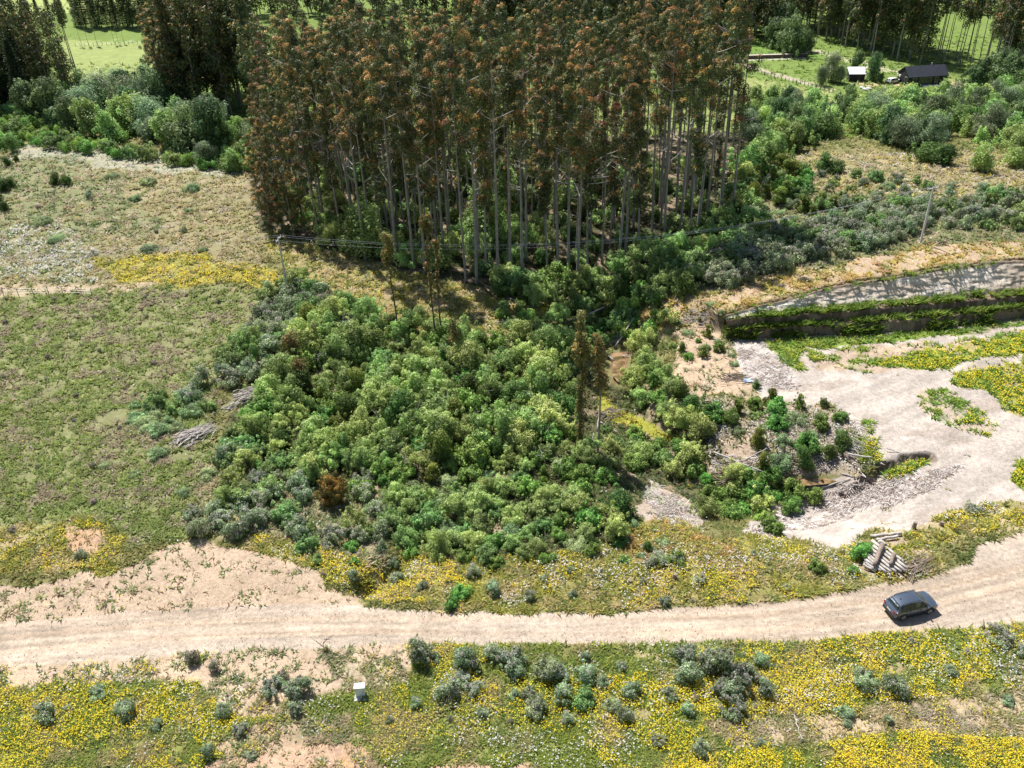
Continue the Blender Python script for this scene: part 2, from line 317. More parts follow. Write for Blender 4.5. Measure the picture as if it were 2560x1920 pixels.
# foreground below the road
zone([(-600, 1640), (0, 1655), (1000, 1600), (3100, 1500), (3100, 3000), (-600, 3000)], 8, (0.21, 0.21, 0.07), 1.2, 'lush', 0.42, 0.10, 0.05)
zone([(-600, 1640), (0, 1655), (600, 1615), (1000, 1605), (1030, 1640), (1010, 1780), (900, 1800), (700, 1790), (560, 1790), (500, 1700), (360, 1700), (200, 1722), (-600, 1735)], 14, (0.46, 0.355, 0.25), 0.55, 'mixed', 0.2, 0.08, 0.5)
zone([(-600, 1725), (200, 1718), (300, 1705), (420, 1720), (620, 1790), (600, 1850), (420, 1920), (400, 2200), (-600, 2200)], 14, (0.2, 0.22, 0.06), 1.3, 'lush', 0.44, 0.06, 0.03)
zone([(700, 1760), (1040, 1700), (1250, 1780), (1500, 1800), (1400, 2000), (900, 2000), (860, 1850)], 16, (0.19, 0.2, 0.06), 1.3, 'lush', 0.16, 0.10, 0.05)
zone([(1500, 1740), (2560, 1600), (3100, 1600), (3100, 1760), (2300, 1790), (1800, 1790)], 20, (0.23, 0.22, 0.075), 1.25, 'lush', 0.6, 0.16, 0.05)
zone([(1750, 1800), (2150, 1780), (2560, 1720), (3000, 1700), (3000, 1840), (2400, 1830), (2100, 1860), (1850, 1870)], 18, (0.40, 0.32, 0.2), 1.0, 'dry', 0.25, 0.04, 0.25)
zone([(1700, 1900), (2000, 1870), (2300, 1840), (3100, 1850), (3100, 2400), (1500, 2400)], 18, (0.23, 0.22, 0.07), 1.2, 'lush', 1.0, 0.03, 0.0)
zone([(500, 1915), (600, 1870), (790, 1850), (880, 1875), (1000, 1905), (1200, 1905), (1400, 1910), (1400, 2300), (480, 2300)], 26, RED, 0.5, 'mixed', 0.10, 0.03, 0.72)
zone([(540, 1840), (640, 1800), (860, 1790), (900, 1850), (780, 1870), (600, 1880)], 24, (0.36, 0.26, 0.16), 0.9, 'mixed', 0.2, 0.05, 0.35)
zone([(2150, 1352), (2190, 1335), (2290, 1345), (2350, 1420), (2290, 1440), (2170, 1440), (2150, 1410)], 8, (0.33, 0.27, 0.19), 0.9, 'yellowgreen', 0.25, 0.1, 0.4)
ROADP = [(-900, 1590), (0, 1560), (300, 1532), (600, 1514), (860, 1508), (1000, 1528), (1500, 1534), (1800, 1512), (2000, 1498), (2200, 1462), (2330, 1440), (2420, 1408), (2440, 1365), (2560, 1325), (3200, 1230), (3200, 1500), (2560, 1555), (2400, 1572), (2150, 1585), (2060, 1602), (1800, 1608), (1560, 1614), (1200, 1612), (1000, 1612), (700, 1622), (500, 1634), (250, 1652), (0, 1666), (-900, 1720)]
zone(ROADP, 5, (0.42, 0.335, 0.255), 0.0, 'dry', 0.0, 0.0, 1.0)
PALS = {
 'olive': [(0.20, 0.20, 0.07), (0.28, 0.25, 0.10), (0.14, 0.17, 0.05)],
 'field': [(0.17, 0.25, 0.05), (0.22, 0.30, 0.07), (0.20, 0.25, 0.08)],
 'fieldpale': [(0.32, 0.38, 0.12), (0.28, 0.33, 0.10), (0.36, 0.37, 0.17)],
 'dry': [(0.36, 0.30, 0.16), (0.42, 0.34, 0.23), (0.26, 0.26, 0.10), (0.33, 0.27, 0.13), (0.22, 0.24, 0.09), (0.38, 0.32, 0.24)],
 'dryorange': [(0.45, 0.32, 0.12), (0.36, 0.32, 0.08), (0.24, 0.26, 0.07), (0.5, 0.34, 0.2)],
 'palegrey': [(0.45, 0.42, 0.34), (0.38, 0.38, 0.26), (0.28, 0.32, 0.2)],
 'mixed': [(0.36, 0.29, 0.18), (0.22, 0.24, 0.09), (0.18, 0.22, 0.10), (0.40, 0.32, 0.24), (0.15, 0.19, 0.07)],
 'pasture': [(0.30, 0.25, 0.17), (0.34, 0.285, 0.20), (0.20, 0.245, 0.07), (0.24, 0.29, 0.075), (0.16, 0.21, 0.065), (0.26, 0.26, 0.11), (0.22, 0.27, 0.08)],
 'yellowgreen': [(0.28, 0.27, 0.06), (0.20, 0.23, 0.055), (0.36, 0.30, 0.10), (0.16, 0.19, 0.06), (0.42, 0.34, 0.18)],
 'rusty': [(0.36, 0.24, 0.09), (0.28, 0.26, 0.07), (0.20, 0.23, 0.06), (0.36, 0.29, 0.13)],
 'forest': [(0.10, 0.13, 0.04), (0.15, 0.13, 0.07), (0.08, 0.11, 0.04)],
 'moss': [(0.38, 0.36, 0.06), (0.28, 0.31, 0.06), (0.30, 0.22, 0.06)],
 'bright': [(0.17, 0.26, 0.04), (0.13, 0.22, 0.035), (0.24, 0.29, 0.05)],
 'lush': [(0.21, 0.25, 0.05), (0.16, 0.21, 0.05), (0.26, 0.28, 0.07), (0.13, 0.18, 0.05), (0.34, 0.29, 0.14)],
}
PALN = list(PALS)
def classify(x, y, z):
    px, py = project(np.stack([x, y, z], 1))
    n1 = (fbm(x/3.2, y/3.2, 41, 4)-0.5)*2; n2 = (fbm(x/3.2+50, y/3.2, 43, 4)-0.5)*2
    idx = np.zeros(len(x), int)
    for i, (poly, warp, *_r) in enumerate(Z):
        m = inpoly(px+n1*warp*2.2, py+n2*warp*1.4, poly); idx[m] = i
    soil = np.array([q[2] for q in Z])[idx]; tufts = np.array([q[3] for q in Z])[idx]
    pal = np.array([PALN.index(q[4]) for q in Z])[idx]
    yel = np.array([q[5] for q in Z])[idx]; whi = np.array([q[6] for q in Z])[idx]; bare = np.array([q[7] for q in Z])[idx]
    bn = fbm(x/1.9+9, y/1.9, 77, 4)
    lo = np.quantile(bn, 0.02); hi = np.quantile(bn, 0.98); bq = np.clip((bn-lo)/(hi-lo), 0, 1)
    isb = bq < bare
    return idx, soil, tufts, pal, yel, whi, bare, isb, px, py
ROADI = len(Z)-1
# ------------------------------------------------------------------ ground sheet
def axis(segs):
    out = [segs[0][0]]
    for a, b, s in segs:
        n = max(1, int(round((b-a)/s))); out += list(a+(b-a)*np.arange(1, n+1)/n)
    return np.array(out)
gx = axis([(-3500, -600, 250), (-600, -200, 14), (-200, -75, 2.2), (-75, -52, 0.8), (-52, 66, 0.26), (66, 90, 0.8), (90, 260, 2.5), (260, 600, 14), (600, 3500, 250)])
gy = axis([(-600, 10, 40), (10, 26, 1), (26, 125, 0.25), (125, 190, 0.8), (190, 460, 2.2), (460, 900, 22), (900, 6000, 350)])
GX, GY = np.meshgrid(gx, gy); X = GX.ravel(); Y = GY.ravel(); Zh = height(X, Y)
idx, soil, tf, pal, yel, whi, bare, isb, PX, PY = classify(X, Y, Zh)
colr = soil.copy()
vegc = np.array([np.mean(PALS[k], 0) for k in PALN])[pal]
mixv = np.clip(tf, 0, 1)*0.45*(~isb)
wetx = 0
n3 = fbm(X/2.4, Y/2.4, 91, 4)
colr = colr*(1-mixv[:, None]) + vegc*0.85*mixv[:, None]
dirt = np.array([0.50, 0.37, 0.255])
vegm = (tf > 0.3) & (tf < 1.3) & isb & (bare < 0.9)
colr[vegm] = colr[vegm]*0.5 + dirt*0.5*0.85
colr *= (0.84 + 0.32*n3)[:, None]
# road: wheel tracks, gravel edges
rd = segdist(X, Y, ROADC); RC = np.array(ROADC)
side = (Y - np.interp(X, RC[:, 0], RC[:, 1]))
onr = idx == ROADI
tr = np.exp(-((np.abs(side-0.1)-0.85)/0.32)**2) + 0.6*np.exp(-((side-2.2)/0.25)**2)
strk = fbm(X/14, side/0.30, 55, 4)
rf = 1 + 0.5*(strk-0.5)*2
colr[onr] = colr[onr]*rf[onr, None]
warm = np.array([1.0, 0.93, 0.84])
colr[onr] = colr[onr]*(1-0.6*tr[onr, None]) + colr[onr]*warm*0.6*tr[onr, None]
gre = sstep(0.35, 0.7, fbm(X/22, Y/3, 66, 3))*onr
colr = colr*(1-0.45*gre[:, None]) + np.array([0.46, 0.385, 0.315])*0.45*gre[:, None]
# pad streaks from machinery, red stains
padm = inpoly(PX, PY, PAD); st = fbm((X+Y*0.6)/7, (Y-X*0.6)/0.9, 71, 4)
colr[padm] *= (0.66+0.62*st[padm])[:, None]
wet = sstep(0.53, 0.68, fbm(X/7, Y/3, 73, 3))*padm
colr = colr*(1-0.6*wet[:, None]) + np.array([0.31, 0.25, 0.205])*0.6*wet[:, None]
# steep soil faces
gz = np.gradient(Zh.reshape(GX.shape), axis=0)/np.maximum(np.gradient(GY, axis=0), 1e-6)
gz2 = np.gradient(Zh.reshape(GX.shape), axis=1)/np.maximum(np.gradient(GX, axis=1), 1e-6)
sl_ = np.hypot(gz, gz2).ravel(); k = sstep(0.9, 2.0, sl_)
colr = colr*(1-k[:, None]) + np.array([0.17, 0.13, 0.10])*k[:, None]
# far track, earth bank line, fence tracks, far sandy spots
def strip(pts, wd, c):
    global colr
    d = segdist(X, Y, W2(pts)); k = (1-sstep(wd*0.6, wd, d+0.6*(fbm(X/2, Y/2, 5, 2)-0.5)))[:, None]
    colr = colr*(1-k) + np.array(c)*k
strip([(1955, 93), (1975, 108), (1990, 118)], 2.2, (0.62, 0.54, 0.44))
strip([(1990, 118), (2060, 132), (2110, 148), (2180, 163), (2262, 188)], 1.6, (0.52, 0.46, 0.34))
strip([(1770, 145), (1850, 158), (1910, 178), (1990, 200), (2080, 225)], 1.6, (0.46, 0.38, 0.30))
strip([(1780, 160), (1850, 150), (1930, 148), (2020, 143)], 0.8, (0.6, 0.54, 0.46))
strip([(230, 200), (280, 205)], 3.0, (0.55, 0.45, 0.35))
strip([(2140, 172), (2180, 170)], 1.5, (0.55, 0.48, 0.4))
strip([(2350, 200), (2400, 215), (2360, 208)], 3.0, (0.42, 0.33, 0.18))
strip([(2150, 210), (2250, 212)], 1.6, (0.5, 0.36, 0.24))
nx, ny = len(gx), len(gy)
ii = np.arange(nx*ny).reshape(ny, nx)
F = np.stack([ii[:-1, :-1], ii[:-1, 1:], ii[1:, 1:], ii[1:, :-1]], -1).reshape(-1, 4)
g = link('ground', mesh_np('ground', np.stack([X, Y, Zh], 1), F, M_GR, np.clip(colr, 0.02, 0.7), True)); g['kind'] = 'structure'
# ------------------------------------------------------------------ cut bank at the gravel pad
nu = len(cu); rows = []; rcol = []
v = np.linspace(0, 1, 70)
nxx = Wb[:, 0]
for k_, vv in enumerate(v):
    if vv < 0.42:                                      # two vegetated benches
        q = vv/0.42; P = Wb + (Wf-Wb)*q
        zz = 2.4*(0.5*sstep(0.0, 0.22, q) + 0.5*sstep(0.48, 0.66, q))
        zz = zz + 0.35*(fbm(nxx/1.2, np.full(nu, vv*6), 12, 3)-0.5)*min(1, q*4)
        yo = 0.7*(fbm(nxx/2.0, np.full(nu, vv*4), 15, 3)-0.5)
        c = np.where(fbm(nxx/0.8, np.full(nu, vv*9), 16, 3)[:, None] > 0.5, np.array([0.13, 0.095, 0.065]), np.array([0.24, 0.175, 0.125]))
    elif vv < 0.93:                                    # bare face with ledges
        q = (vv-0.42)/0.51; P = Wf + (Wt-Wf)*q; zz = 2.4 + hr*q
        led = fbm(nxx/3.2 + q*1.1, hr*q/0.42, 18, 5)
        yo = 0.26*(led-0.5) + 0.3*(fbm(nxx/0.35, np.full(nu, q*0.7), 38, 3)-0.5)*min(1, (1-q)*1.6) + 0.5*(fbm(nxx/1.3+q, hr*q/0.28, 28, 4)-0.5) + 0.5*(fbm(nxx/1.1, np.full(nu, q*1.6), 19, 4)-0.5)
        yo = yo*min(1, q*5)*min(1, (1-q)*6+0.2) 
        c = np.array([0.70, 0.61, 0.51])*(0.6+0.7*fbm(nxx/0.9, hr*q/0.16, 33, 4)[:, None])
        wgt = sstep(0.45, 0.7, fbm(nxx/9, np.full(nu, q*1.2), 20, 3))[:, None]*0.6
        c = c*(1-wgt) + np.array([0.43, 0.32, 0.21])*wgt
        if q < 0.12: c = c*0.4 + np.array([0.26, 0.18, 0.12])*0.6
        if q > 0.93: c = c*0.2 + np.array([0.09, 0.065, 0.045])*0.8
    else:
        q = (vv-0.93)/0.07; P = Wt + np.array([0, 2.4, 0])*q - np.array([0, 0.15, 0])*(1-q); zz = 2.4+hr+0.05-0.1*q*q; zz = zz + 0.35*(fbm(nxx/0.6, np.full(nu, q*3), 22, 4)-0.5)*(1-q)
        if q > 0.3: zz = np.maximum(zz*0+height(P[:, 0], P[:, 1])+0.04-0.14*sstep(0.6, 1, q), 0)
        yo = 0.7*(fbm(nxx/0.8, np.full(nu, 0.0), 24, 4)-0.5)*(1-q); c = np.tile(np.array([0.40, 0.29, 0.18]), (nu, 1))
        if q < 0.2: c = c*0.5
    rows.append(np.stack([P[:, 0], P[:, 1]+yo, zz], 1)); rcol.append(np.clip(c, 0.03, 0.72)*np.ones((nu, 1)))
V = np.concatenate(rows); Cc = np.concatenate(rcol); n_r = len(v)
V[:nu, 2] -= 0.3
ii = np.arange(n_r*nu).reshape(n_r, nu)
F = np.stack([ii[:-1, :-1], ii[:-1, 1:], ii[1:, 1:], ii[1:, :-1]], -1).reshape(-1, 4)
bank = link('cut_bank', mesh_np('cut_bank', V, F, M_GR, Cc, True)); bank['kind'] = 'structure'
BANKV = V.reshape(n_r, nu, 3)
# ------------------------------------------------------------------ water
def water_mat():
    m, n, out = newmat('creek_water'); pb = node(n, 'ShaderNodeBsdfPrincipled')
    f = noise_fac(n, 0.9, 5); cr = node(n, 'ShaderNodeValToRGB'); cr.color_ramp.elements[0].color = (0.10, 0.07, 0.025, 1); cr.color_ramp.elements[1].color = (0.34, 0.22, 0.12, 1)
    cr.color_ramp.elements[0].position = 0.4; cr.color_ramp.elements[1].position = 0.62
    n.links.new(f, cr.inputs[0]); n.links.new(cr.outputs[0], pb.inputs['Base Color']); pb.inputs['Roughness'].default_value = 0.12
    b = node(n, 'ShaderNodeBump'); b.inputs['Strength'].default_value = 0.15; n.links.new(noise_fac(n, 5, 3), b.inputs['Height']); n.links.new(b.outputs[0], pb.inputs['Normal'])
    n.links.new(pb.outputs[0], out.inputs[0]); return m
M_WAT = water_mat()
def water(poly, label, cat):
    P = ground_hit([a for a, b in poly], [b for a, b in poly]); c = P.mean(0)
    z = float(height(c[0:1], c[1:2])[0])+0.25
    mb = MB(); n = len(P); ring = [(p[0], p[1], z) for p in P]
    mb.add([(c[0], c[1], z)]+ring, [(0, 1+i, 1+(i+1) % n) for i in range(n)])
    o = mb.obj('water', M_WAT); tag(o, kind='structure')
water([(1950, 1200), (1985, 1190), (2040, 1185), (2090, 1192), (2110, 1205), (2080, 1218), (2020, 1232), (1975, 1228), (1930, 1215)], '', '')
water([(1528, 885), (1560, 880), (1568, 910), (1565, 945), (1545, 962), (1530, 950), (1532, 915)], '', '')
# ------------------------------------------------------------------ small plants of the open ground (nobody could count them)
def tri_tufts(P, hgt, wid, nb, cols, lean=0.5):
    n = len(P); N = n*nb
    base = np.repeat(P, nb, 0); h = np.repeat(hgt, nb)*rng.uniform(0.6, 1.15, N); wv = np.repeat(wid, nb)*rng.uniform(0.6, 1.3, N)
    a = rng.uniform(0, 2*PI, N); ln = rng.uniform(0.3, lean, N)*h*2.0
    r0 = rng.uniform(0, 0.6, N)*np.repeat(wid, nb)
    bx = base[:, 0]+np.cos(a)*r0; by = base[:, 1]+np.sin(a)*r0
    ta = a+PI/2+rng.uniform(-0.6, 0.6, N)
    A = np.stack([bx-np.cos(ta)*wv*0.5, by-np.sin(ta)*wv*0.5, base[:, 2]-0.03], 1)
    B = np.stack([bx+np.cos(ta)*wv*0.5, by+np.sin(ta)*wv*0.5, base[:, 2]-0.03], 1)
    T = np.stack([bx+np.cos(a)*ln, by+np.sin(a)*ln, base[:, 2]+h], 1)
    V = np.stack([A, B, T], 1).reshape(-1, 3); C = np.repeat(np.repeat(cols, nb, 0)*rng.uniform(0.8, 1.2, (N, 1)), 3, 0)
    return V, np.arange(3*N).reshape(-1, 3), C
def sample_ground(n, ymin, ymax, power):
    u = rng.uniform(0, 1, n)
    if power == 1: y = ymin*(ymax/ymin)**u
    else:
        e = 1-power; y = (ymin**e+u*(ymax**e-ymin**e))**(1/e)
    half = (y*0.848+30.7)*0.62+3
    x = rng.uniform(-1, 1, n)*half
    return x, y
x, y = sample_ground(330000, 31, 300, 1.9)
z = height(x, y)
idx, soil, tf, pal, yel, whi, bare, isb, px, py = classify(x, y, z)
patch = fbm(x/1.1, y/1.1, 101, 3)
bankzone = (y > np.interp(x, Wb[:, 0], Wb[:, 1])-0.3) & (y < np.interp(x, Wt[:, 0], Wt[:, 1])+0.6) & (x > XL)
wetz = np.minimum(segdist(x, y, W2([(1960, 1205), (2090, 1205)], -3.4)), segdist(x, y, W2([(1548, 890), (1548, 950)], -3.4))) < 1.6
keep = (rng.uniform(0, 1, len(x)) < tf*np.where(isb, 0.12, 1)*np.clip((patch-0.28)*3.2, 0.1, 1)) & ~bankzone & ~wetz & (idx != ROADI)
x, y, z, idx, pal, yel, whi, isb, px, py = [a[keep] for a in (x, y, z, idx, pal, yel, whi, isb, px, py)]
maxp = max(len(v_) for v_ in PALS.values()); PA = np.zeros((len(PALN), maxp, 3)); PC = np.array([len(PALS[k_]) for k_ in PALN])
for i, k_ in enumerate(PALN):
    for j in range(maxp): PA[i, j] = PALS[k_][j % PC[i]]
cl = fbm(x/2.2, y/2.2, 111, 3)+0.18*rng.standard_normal(len(x))*0.6
ci = np.clip(((cl-0.25)*2*PC[pal]).astype(int), 0, PC[pal]-1)
cols = PA[pal, ci]*rng.uniform(0.75, 1.2, (len(x), 1))
sc = (0.55+y/110)*rng.uniform(0.55, 1.35, len(x))
V, F, C = tri_tufts(np.stack([x, y, z], 1), 0.22*sc, 0.17*sc, 5, np.clip(cols*1.45, 0, 0.7), 1.3)
o = link('meadow_grass', mesh_np('meadow_grass', V, F, M_GRASS, C)); tag(o, 'tufted green and straw coloured grass covering the open slopes and verges', 'grass', kind='stuff')
print('tufts', len(x))
def flowers(name, n, dens_i, colset, label, sz):
    x, y = sample_ground(n, 31, 190, 1.45)
    # flowers come in small crowds
    k = 5; x = np.repeat(x[:n//k], k)+rng.normal(0, 0.20, n//k*k); y = np.repeat(y[:n//k], k)+rng.normal(0, 0.20, n//k*k)
    z = height(x, y); r = classify(x, y, z); d = r[dens_i]; isb = r[7]
    pt = fbm(x/1.6+30*dens_i, y/1.6, 200+dens_i, 4)
    pt2 = fbm(x/5.5+70*dens_i, y/5.5, 230+dens_i, 3)
    p = np.clip(d*1.15, 0, 0.85)*np.clip((pt-0.49)*9+(pt2-0.5)*8+(d-0.34)*3.4, 0.015, 1)*np.where(isb, 0.15, 1)
    bz = (y > np.interp(x, Wb[:, 0], Wb[:, 1])-0.3) & (y < np.interp(x, Wt[:, 0], Wt[:, 1])+0.6) & (x > XL)
    kp = (rng.uniform(0, 1, len(x)) < p) & ~bz
    x, y, z = x[kp], y[kp], z[kp]; N = len(x)
    s = sz*(0.50+y/85)*rng.uniform(0.6, 1.35, N)
    c = np.stack([x, y, z+rng.uniform(0.18, 0.48, N)], 1)
    nrm = np.stack([rng.normal(0, 0.45, N), rng.normal(0, 0.45, N), np.ones(N)], 1); nrm /= np.linalg.norm(nrm, axis=1)[:, None]
    u = np.cross(nrm, rng.normal(0, 1, (N, 3))); u /= np.linalg.norm(u, axis=1)[:, None]; w_ = np.cross(nrm, u)
    V = np.stack([c+u*s[:, None], c+w_*s[:, None], c-u*s[:, None], c-w_*s[:, None]], 1).reshape(-1, 3)
    C = np.array(colset)[rng.integers(0, len(colset), N)]*rng.uniform(0.85, 1.15, (N, 1)); C = np.repeat(C, 4, 0)
    o = link(name, mesh_np(name, V, np.arange(4*N).reshape(-1, 4), M_FLOW, C)); tag(o, label, 'flowers', kind='stuff'); print(name, N)
flowers('yellow_flowers', 800000, 4, [(0.82, 0.66, 0.02), (0.80, 0.57, 0.015), (0.84, 0.72, 0.08)], 'small yellow blossoms in crowds over the meadow, verges and gravel pad', 0.047)
flowers('white_flowers', 700000, 5, [(0.75, 0.74, 0.72), (0.66, 0.62, 0.62), (0.7, 0.7, 0.62)], 'small white daisies scattered through the meadow and along the road', 0.058)
# bright herbs on the two benches of the cut bank
hb = []
for (r0, r1, n) in ((0, 4, 2200), (10, 14, 2500), (23, 26, 2300), (4, 9, 500), (29, 34, 400), (62, 67, 420)):
    rr = rng.integers(r0, r1, n); uu = rng.integers(0, nu, n); P = BANKV[rr, uu]+rng.normal(0, 0.22, (n, 3))*np.array([1, 1, 0.5])
    m = fbm(P[:, 0]/1.7, P[:, 1]/1.7+r0, 301, 4) > (0.45 if r0 > 0 else 0.5); hb.append(P[m])
P = np.concatenate(hb); cb = np.array(PALS['bright'])[rng.integers(0, 3, len(P))]
V, F, C = tri_tufts(P, rng.uniform(0.2, 0.9, len(P))**1.3, rng.uniform(0.15, 0.3, len(P)), 6, np.clip(cb*rng.uniform(0.8, 1.5, (len(P), 1)), 0, 1), 1.0)
o = link('bank_herbs', mesh_np('bank_herbs', V, F, M_GRASS, C)); tag(o, 'bright green herbs growing along the two benches of the cut bank', 'plants', kind='stuff')
# stones, bark chips and twigs lying on bare soil
def litter(name, n, poly_list, cols, label, ln, wd, cat):
    tot = sum((max(a for a, b in q)-min(a for a, b in q))*(max(b for a, b in q)-min(b for a, b in q)) for q in poly_list); VV = []; CC = []
    for poly in poly_list:
        per = int(n*(max(a for a, b in poly)-min(a for a, b in poly))*(max(b for a, b in poly)-min(b for a, b in poly))/tot)
        a = np.array(poly); pxs = rng.uniform(a[:, 0].min(), a[:, 0].max(), per*2); pys = rng.uniform(a[:, 1].min(), a[:, 1].max(), per*2)
        m = inpoly(pxs, pys, poly); P = ground_hit(pxs[m][:per], pys[m][:per]); P = P[fbm(P[:, 0]/1.5, P[:, 1]/1.5, 401, 3) > 0.42]; N = len(P)
        a_ = rng.uniform(0, PI, N)*0.6+rng.choice([0.2, 2.0], N); L_ = ln*rng.uniform(0.4, 1.6, N); w_ = wd*rng.uniform(0.6, 1.4, N)
        u = np.stack([np.cos(a_), np.sin(a_), rng.normal(0, 0.08, N)], 1)*L_[:, None]*0.5; v_ = np.stack([-np.sin(a_), np.cos(a_), np.zeros(N)], 1)*w_[:, None]*0.5
        up = np.array([0, 0, 1.0]); c = P+up*(w_[:, None]*0.5+0.02)
        A = [c-u-v_, c+u-v_*0.6, c+u+v_*0.6, c-u+v_]; B = [q+up*w_[:, None]*0.8-(q-c)*0.3 for q in A]
        VV.append(np.stack(A+B, 1).reshape(-1, 3)); CC.append(np.repeat(np.array(cols)[rng.integers(0, len(cols), N)]*rng.uniform(0.8, 1.15, (N, 1)), 8, 0))
    V = np.concatenate(VV); C = np.concatenate(CC); N = len(V)//8
    f = np.array([(4, 5, 6, 7), (0, 1, 5, 4), (1, 2, 6, 5), (2, 3, 7, 6), (3, 0, 4, 7)])
    F = (np.arange(N)[:, None, None]*8+f[None]).reshape(-1, 4)
    o = link(name, mesh_np(name, V, F, M_GR, C)); tag(o, label, cat, kind='stuff')
litter('wood_litter', 9000, [[(1835, 850), (1900, 850), (1960, 900), (2000, 970), (1900, 985), (1860, 930)], [(1860, 1320), (2000, 1250), (2150, 1205), (2290, 1180), (2420, 1160), (2320, 1230), (2200, 1280), (2050, 1320), (1920, 1350)], [(1600, 1225), (1650, 1215), (1700, 1250), (1740, 1310), (1690, 1320), (1620, 1290)], [(1900, 1020), (2180, 1060), (2200, 1180), (2000, 1180), (1780, 1180), (1760, 1060)]],
       [(0.54, 0.48, 0.44), (0.42, 0.36, 0.32), (0.22, 0.17, 0.14), (0.6, 0.56, 0.53), (0.3, 0.24, 0.2)], 'bleached twigs and bark strips lying on the pale bare ground', 0.9, 0.05, 'wood litter')
litter('road_gravel', 7500, [[(0, 1500), (900, 1500), (1000, 1530), (0, 1600)], [(0, 1570), (2560, 1540), (2560, 1400), (1000, 1530)], [(0, 1600), (2400, 1540), (2400, 1600), (0, 1690)], [(100, 1380), (600, 1350), (900, 1500), (0, 1560)], [(1900, 1000), (2560, 900), (2560, 1240), (2250, 1240)]],
       [(0.5, 0.41, 0.33), (0.44, 0.35, 0.27), (0.58, 0.52, 0.45), (0.34, 0.26, 0.2)], 'loose stones and clods on the dirt road and bare slopes', 0.075, 0.035, 'gravel')
# ================================================================== plants
FB = 1.42; LD = 2.0; LS = 0.70
def norm(v): return v/np.maximum(np.linalg.norm(v, axis=1), 1e-9)[:, None]
def leaf_quads(C, Nn, U, a, b, col):
    """diamond leaves: centre C, normal Nn, long axis U, half length a, half width b"""
    U = norm(U - Nn*np.sum(U*Nn, 1)[:, None]); W_ = np.cross(Nn, U)
    V = np.stack([C+U*a[:, None], C+W_*b[:, None], C-U*a[:, None], C-W_*b[:, None]], 1).reshape(-1, 3)
    return V, np.repeat(col, 4, 0)
def pick(r, pal, n):
    cs = np.array([c for c, w_ in pal]); ws = np.array([w_ for c, w_ in pal], float); ws /= ws.sum()
    return cs[r.choice(len(cs), n, p=ws)]*r.uniform(0.78, 1.22, (n, 1))
def foliage(seed, lobes, per, ls, pal, tip=None, tipw=0.5, asp=0.4, rnd=0.7, droop=0.0, inner=0.15, upb=0.25, fluff=0.12):
    per = per*LD; ls = ls*LS; rnd = rnd*0.75
    r = np.random.default_rng(seed); L = np.array(lobes, float); n = len(L)
    cnt = np.maximum(8, (per*(L[:, 3]*L[:, 4]+L[:, 3]*L[:, 5])/np.mean(L[:, 3]*L[:, 4]+L[:, 3]*L[:, 5]))).astype(int)
    id_ = np.repeat(np.arange(n), cnt); N = len(id_)
    d = norm(r.normal(0, 1, (N, 3)) + np.array([0, 0, upb])); rad = np.where(r.uniform(0, 1, N) < inner, r.uniform(0.3, 0.8, N), r.uniform(0.78, 1.0, N)+r.exponential(fluff, N))
    P = L[id_, :3] + d*L[id_, 3:6]*rad[:, None]
    nn = norm(d + r.normal(0, rnd, (N, 3)) + np.array([0, 0, 0.25]))
    U = norm(r.normal(0, 1, (N, 3)) + np.array([0, 0, -droop]))
    col = pick(r, pal, N)*FB
    lv = r.uniform(0.62, 1.35, n)[id_]; col = col*lv[:, None]
    if tip is not None:
        hi = (d[:, 2] > 0.1) & (rad > 0.85) & (r.uniform(0, 1, N) < tipw*np.clip(d[:, 2]*1.5, 0, 1)*np.clip(r.uniform(-0.6, 1.5, n), 0.05, 1.3)[id_])
        col[hi] = pick(r, tip, int(hi.sum()))
    a = ls*r.uniform(0.6, 1.4, N); b = a*asp
    return leaf_quads(P, nn, U, a, b, col)
def quads_mesh(name, parts, mat):
    V = np.concatenate([p[0] for p in parts]); C = np.clip(np.concatenate([p[1] for p in parts]), 0.01, 0.8)
    return mesh_np(name, V, np.arange(len(V)).reshape(-1, 4), mat, C)
def bush_lobes(r, rx, rz, n, lr, lean=(0, 0), shape='mound'):
    out = []
    for i in range(n):
        a = r.uniform(0, 2*PI); e = r.uniform(0.0, 1.0)
        if shape == 'mound': zz = rz*(0.25+0.62*e); rr = rx*0.72*math.sqrt(max(0.0, 1-(e*0.92)**2))*r.uniform(0.55, 1.0)
        elif shape == 'cone': zz = rz*(0.12+0.8*e); rr = rx*0.75*(1-e*0.85)*r.uniform(0.5, 1)
        elif shape == 'oval': zz = rz*(0.15+0.75*e); rr = rx*0.6*math.sin(PI*(0.18+0.75*e))*r.uniform(0.4, 1)
        else: zz = rz*(0.35+0.55*e); rr = rx*0.8*math.sqrt(max(0, 1-(e*0.9)**2))*r.uniform(0.3, 1)
        s = lr*r.uniform(0.5, 1.45); zz *= r.uniform(0.7, 1.15); k1 = r.uniform(0.6, 1.35)
        out.append((math.cos(a)*rr+lean[0]*zz, math.sin(a)*rr+lean[1]*zz, max(zz, s*0.5), s*k1, s/k1, s*r.uniform(0.6, 1.3)))
    for i in range(int(n*0.8)):                       # loose sprigs sticking out
        a = r.uniform(0, 2*PI); e = r.uniform(0.1, 1.0); s = lr*r.uniform(0.2, 0.4); q = r.uniform(0.85, 1.2)
        out.append((math.cos(a)*rx*q*math.sqrt(1-(e*0.9)**2), math.sin(a)*rx*q*math.sqrt(1-(e*0.9)**2), max(0.2, rz*e*q), s, s, s*1.5))
    return out
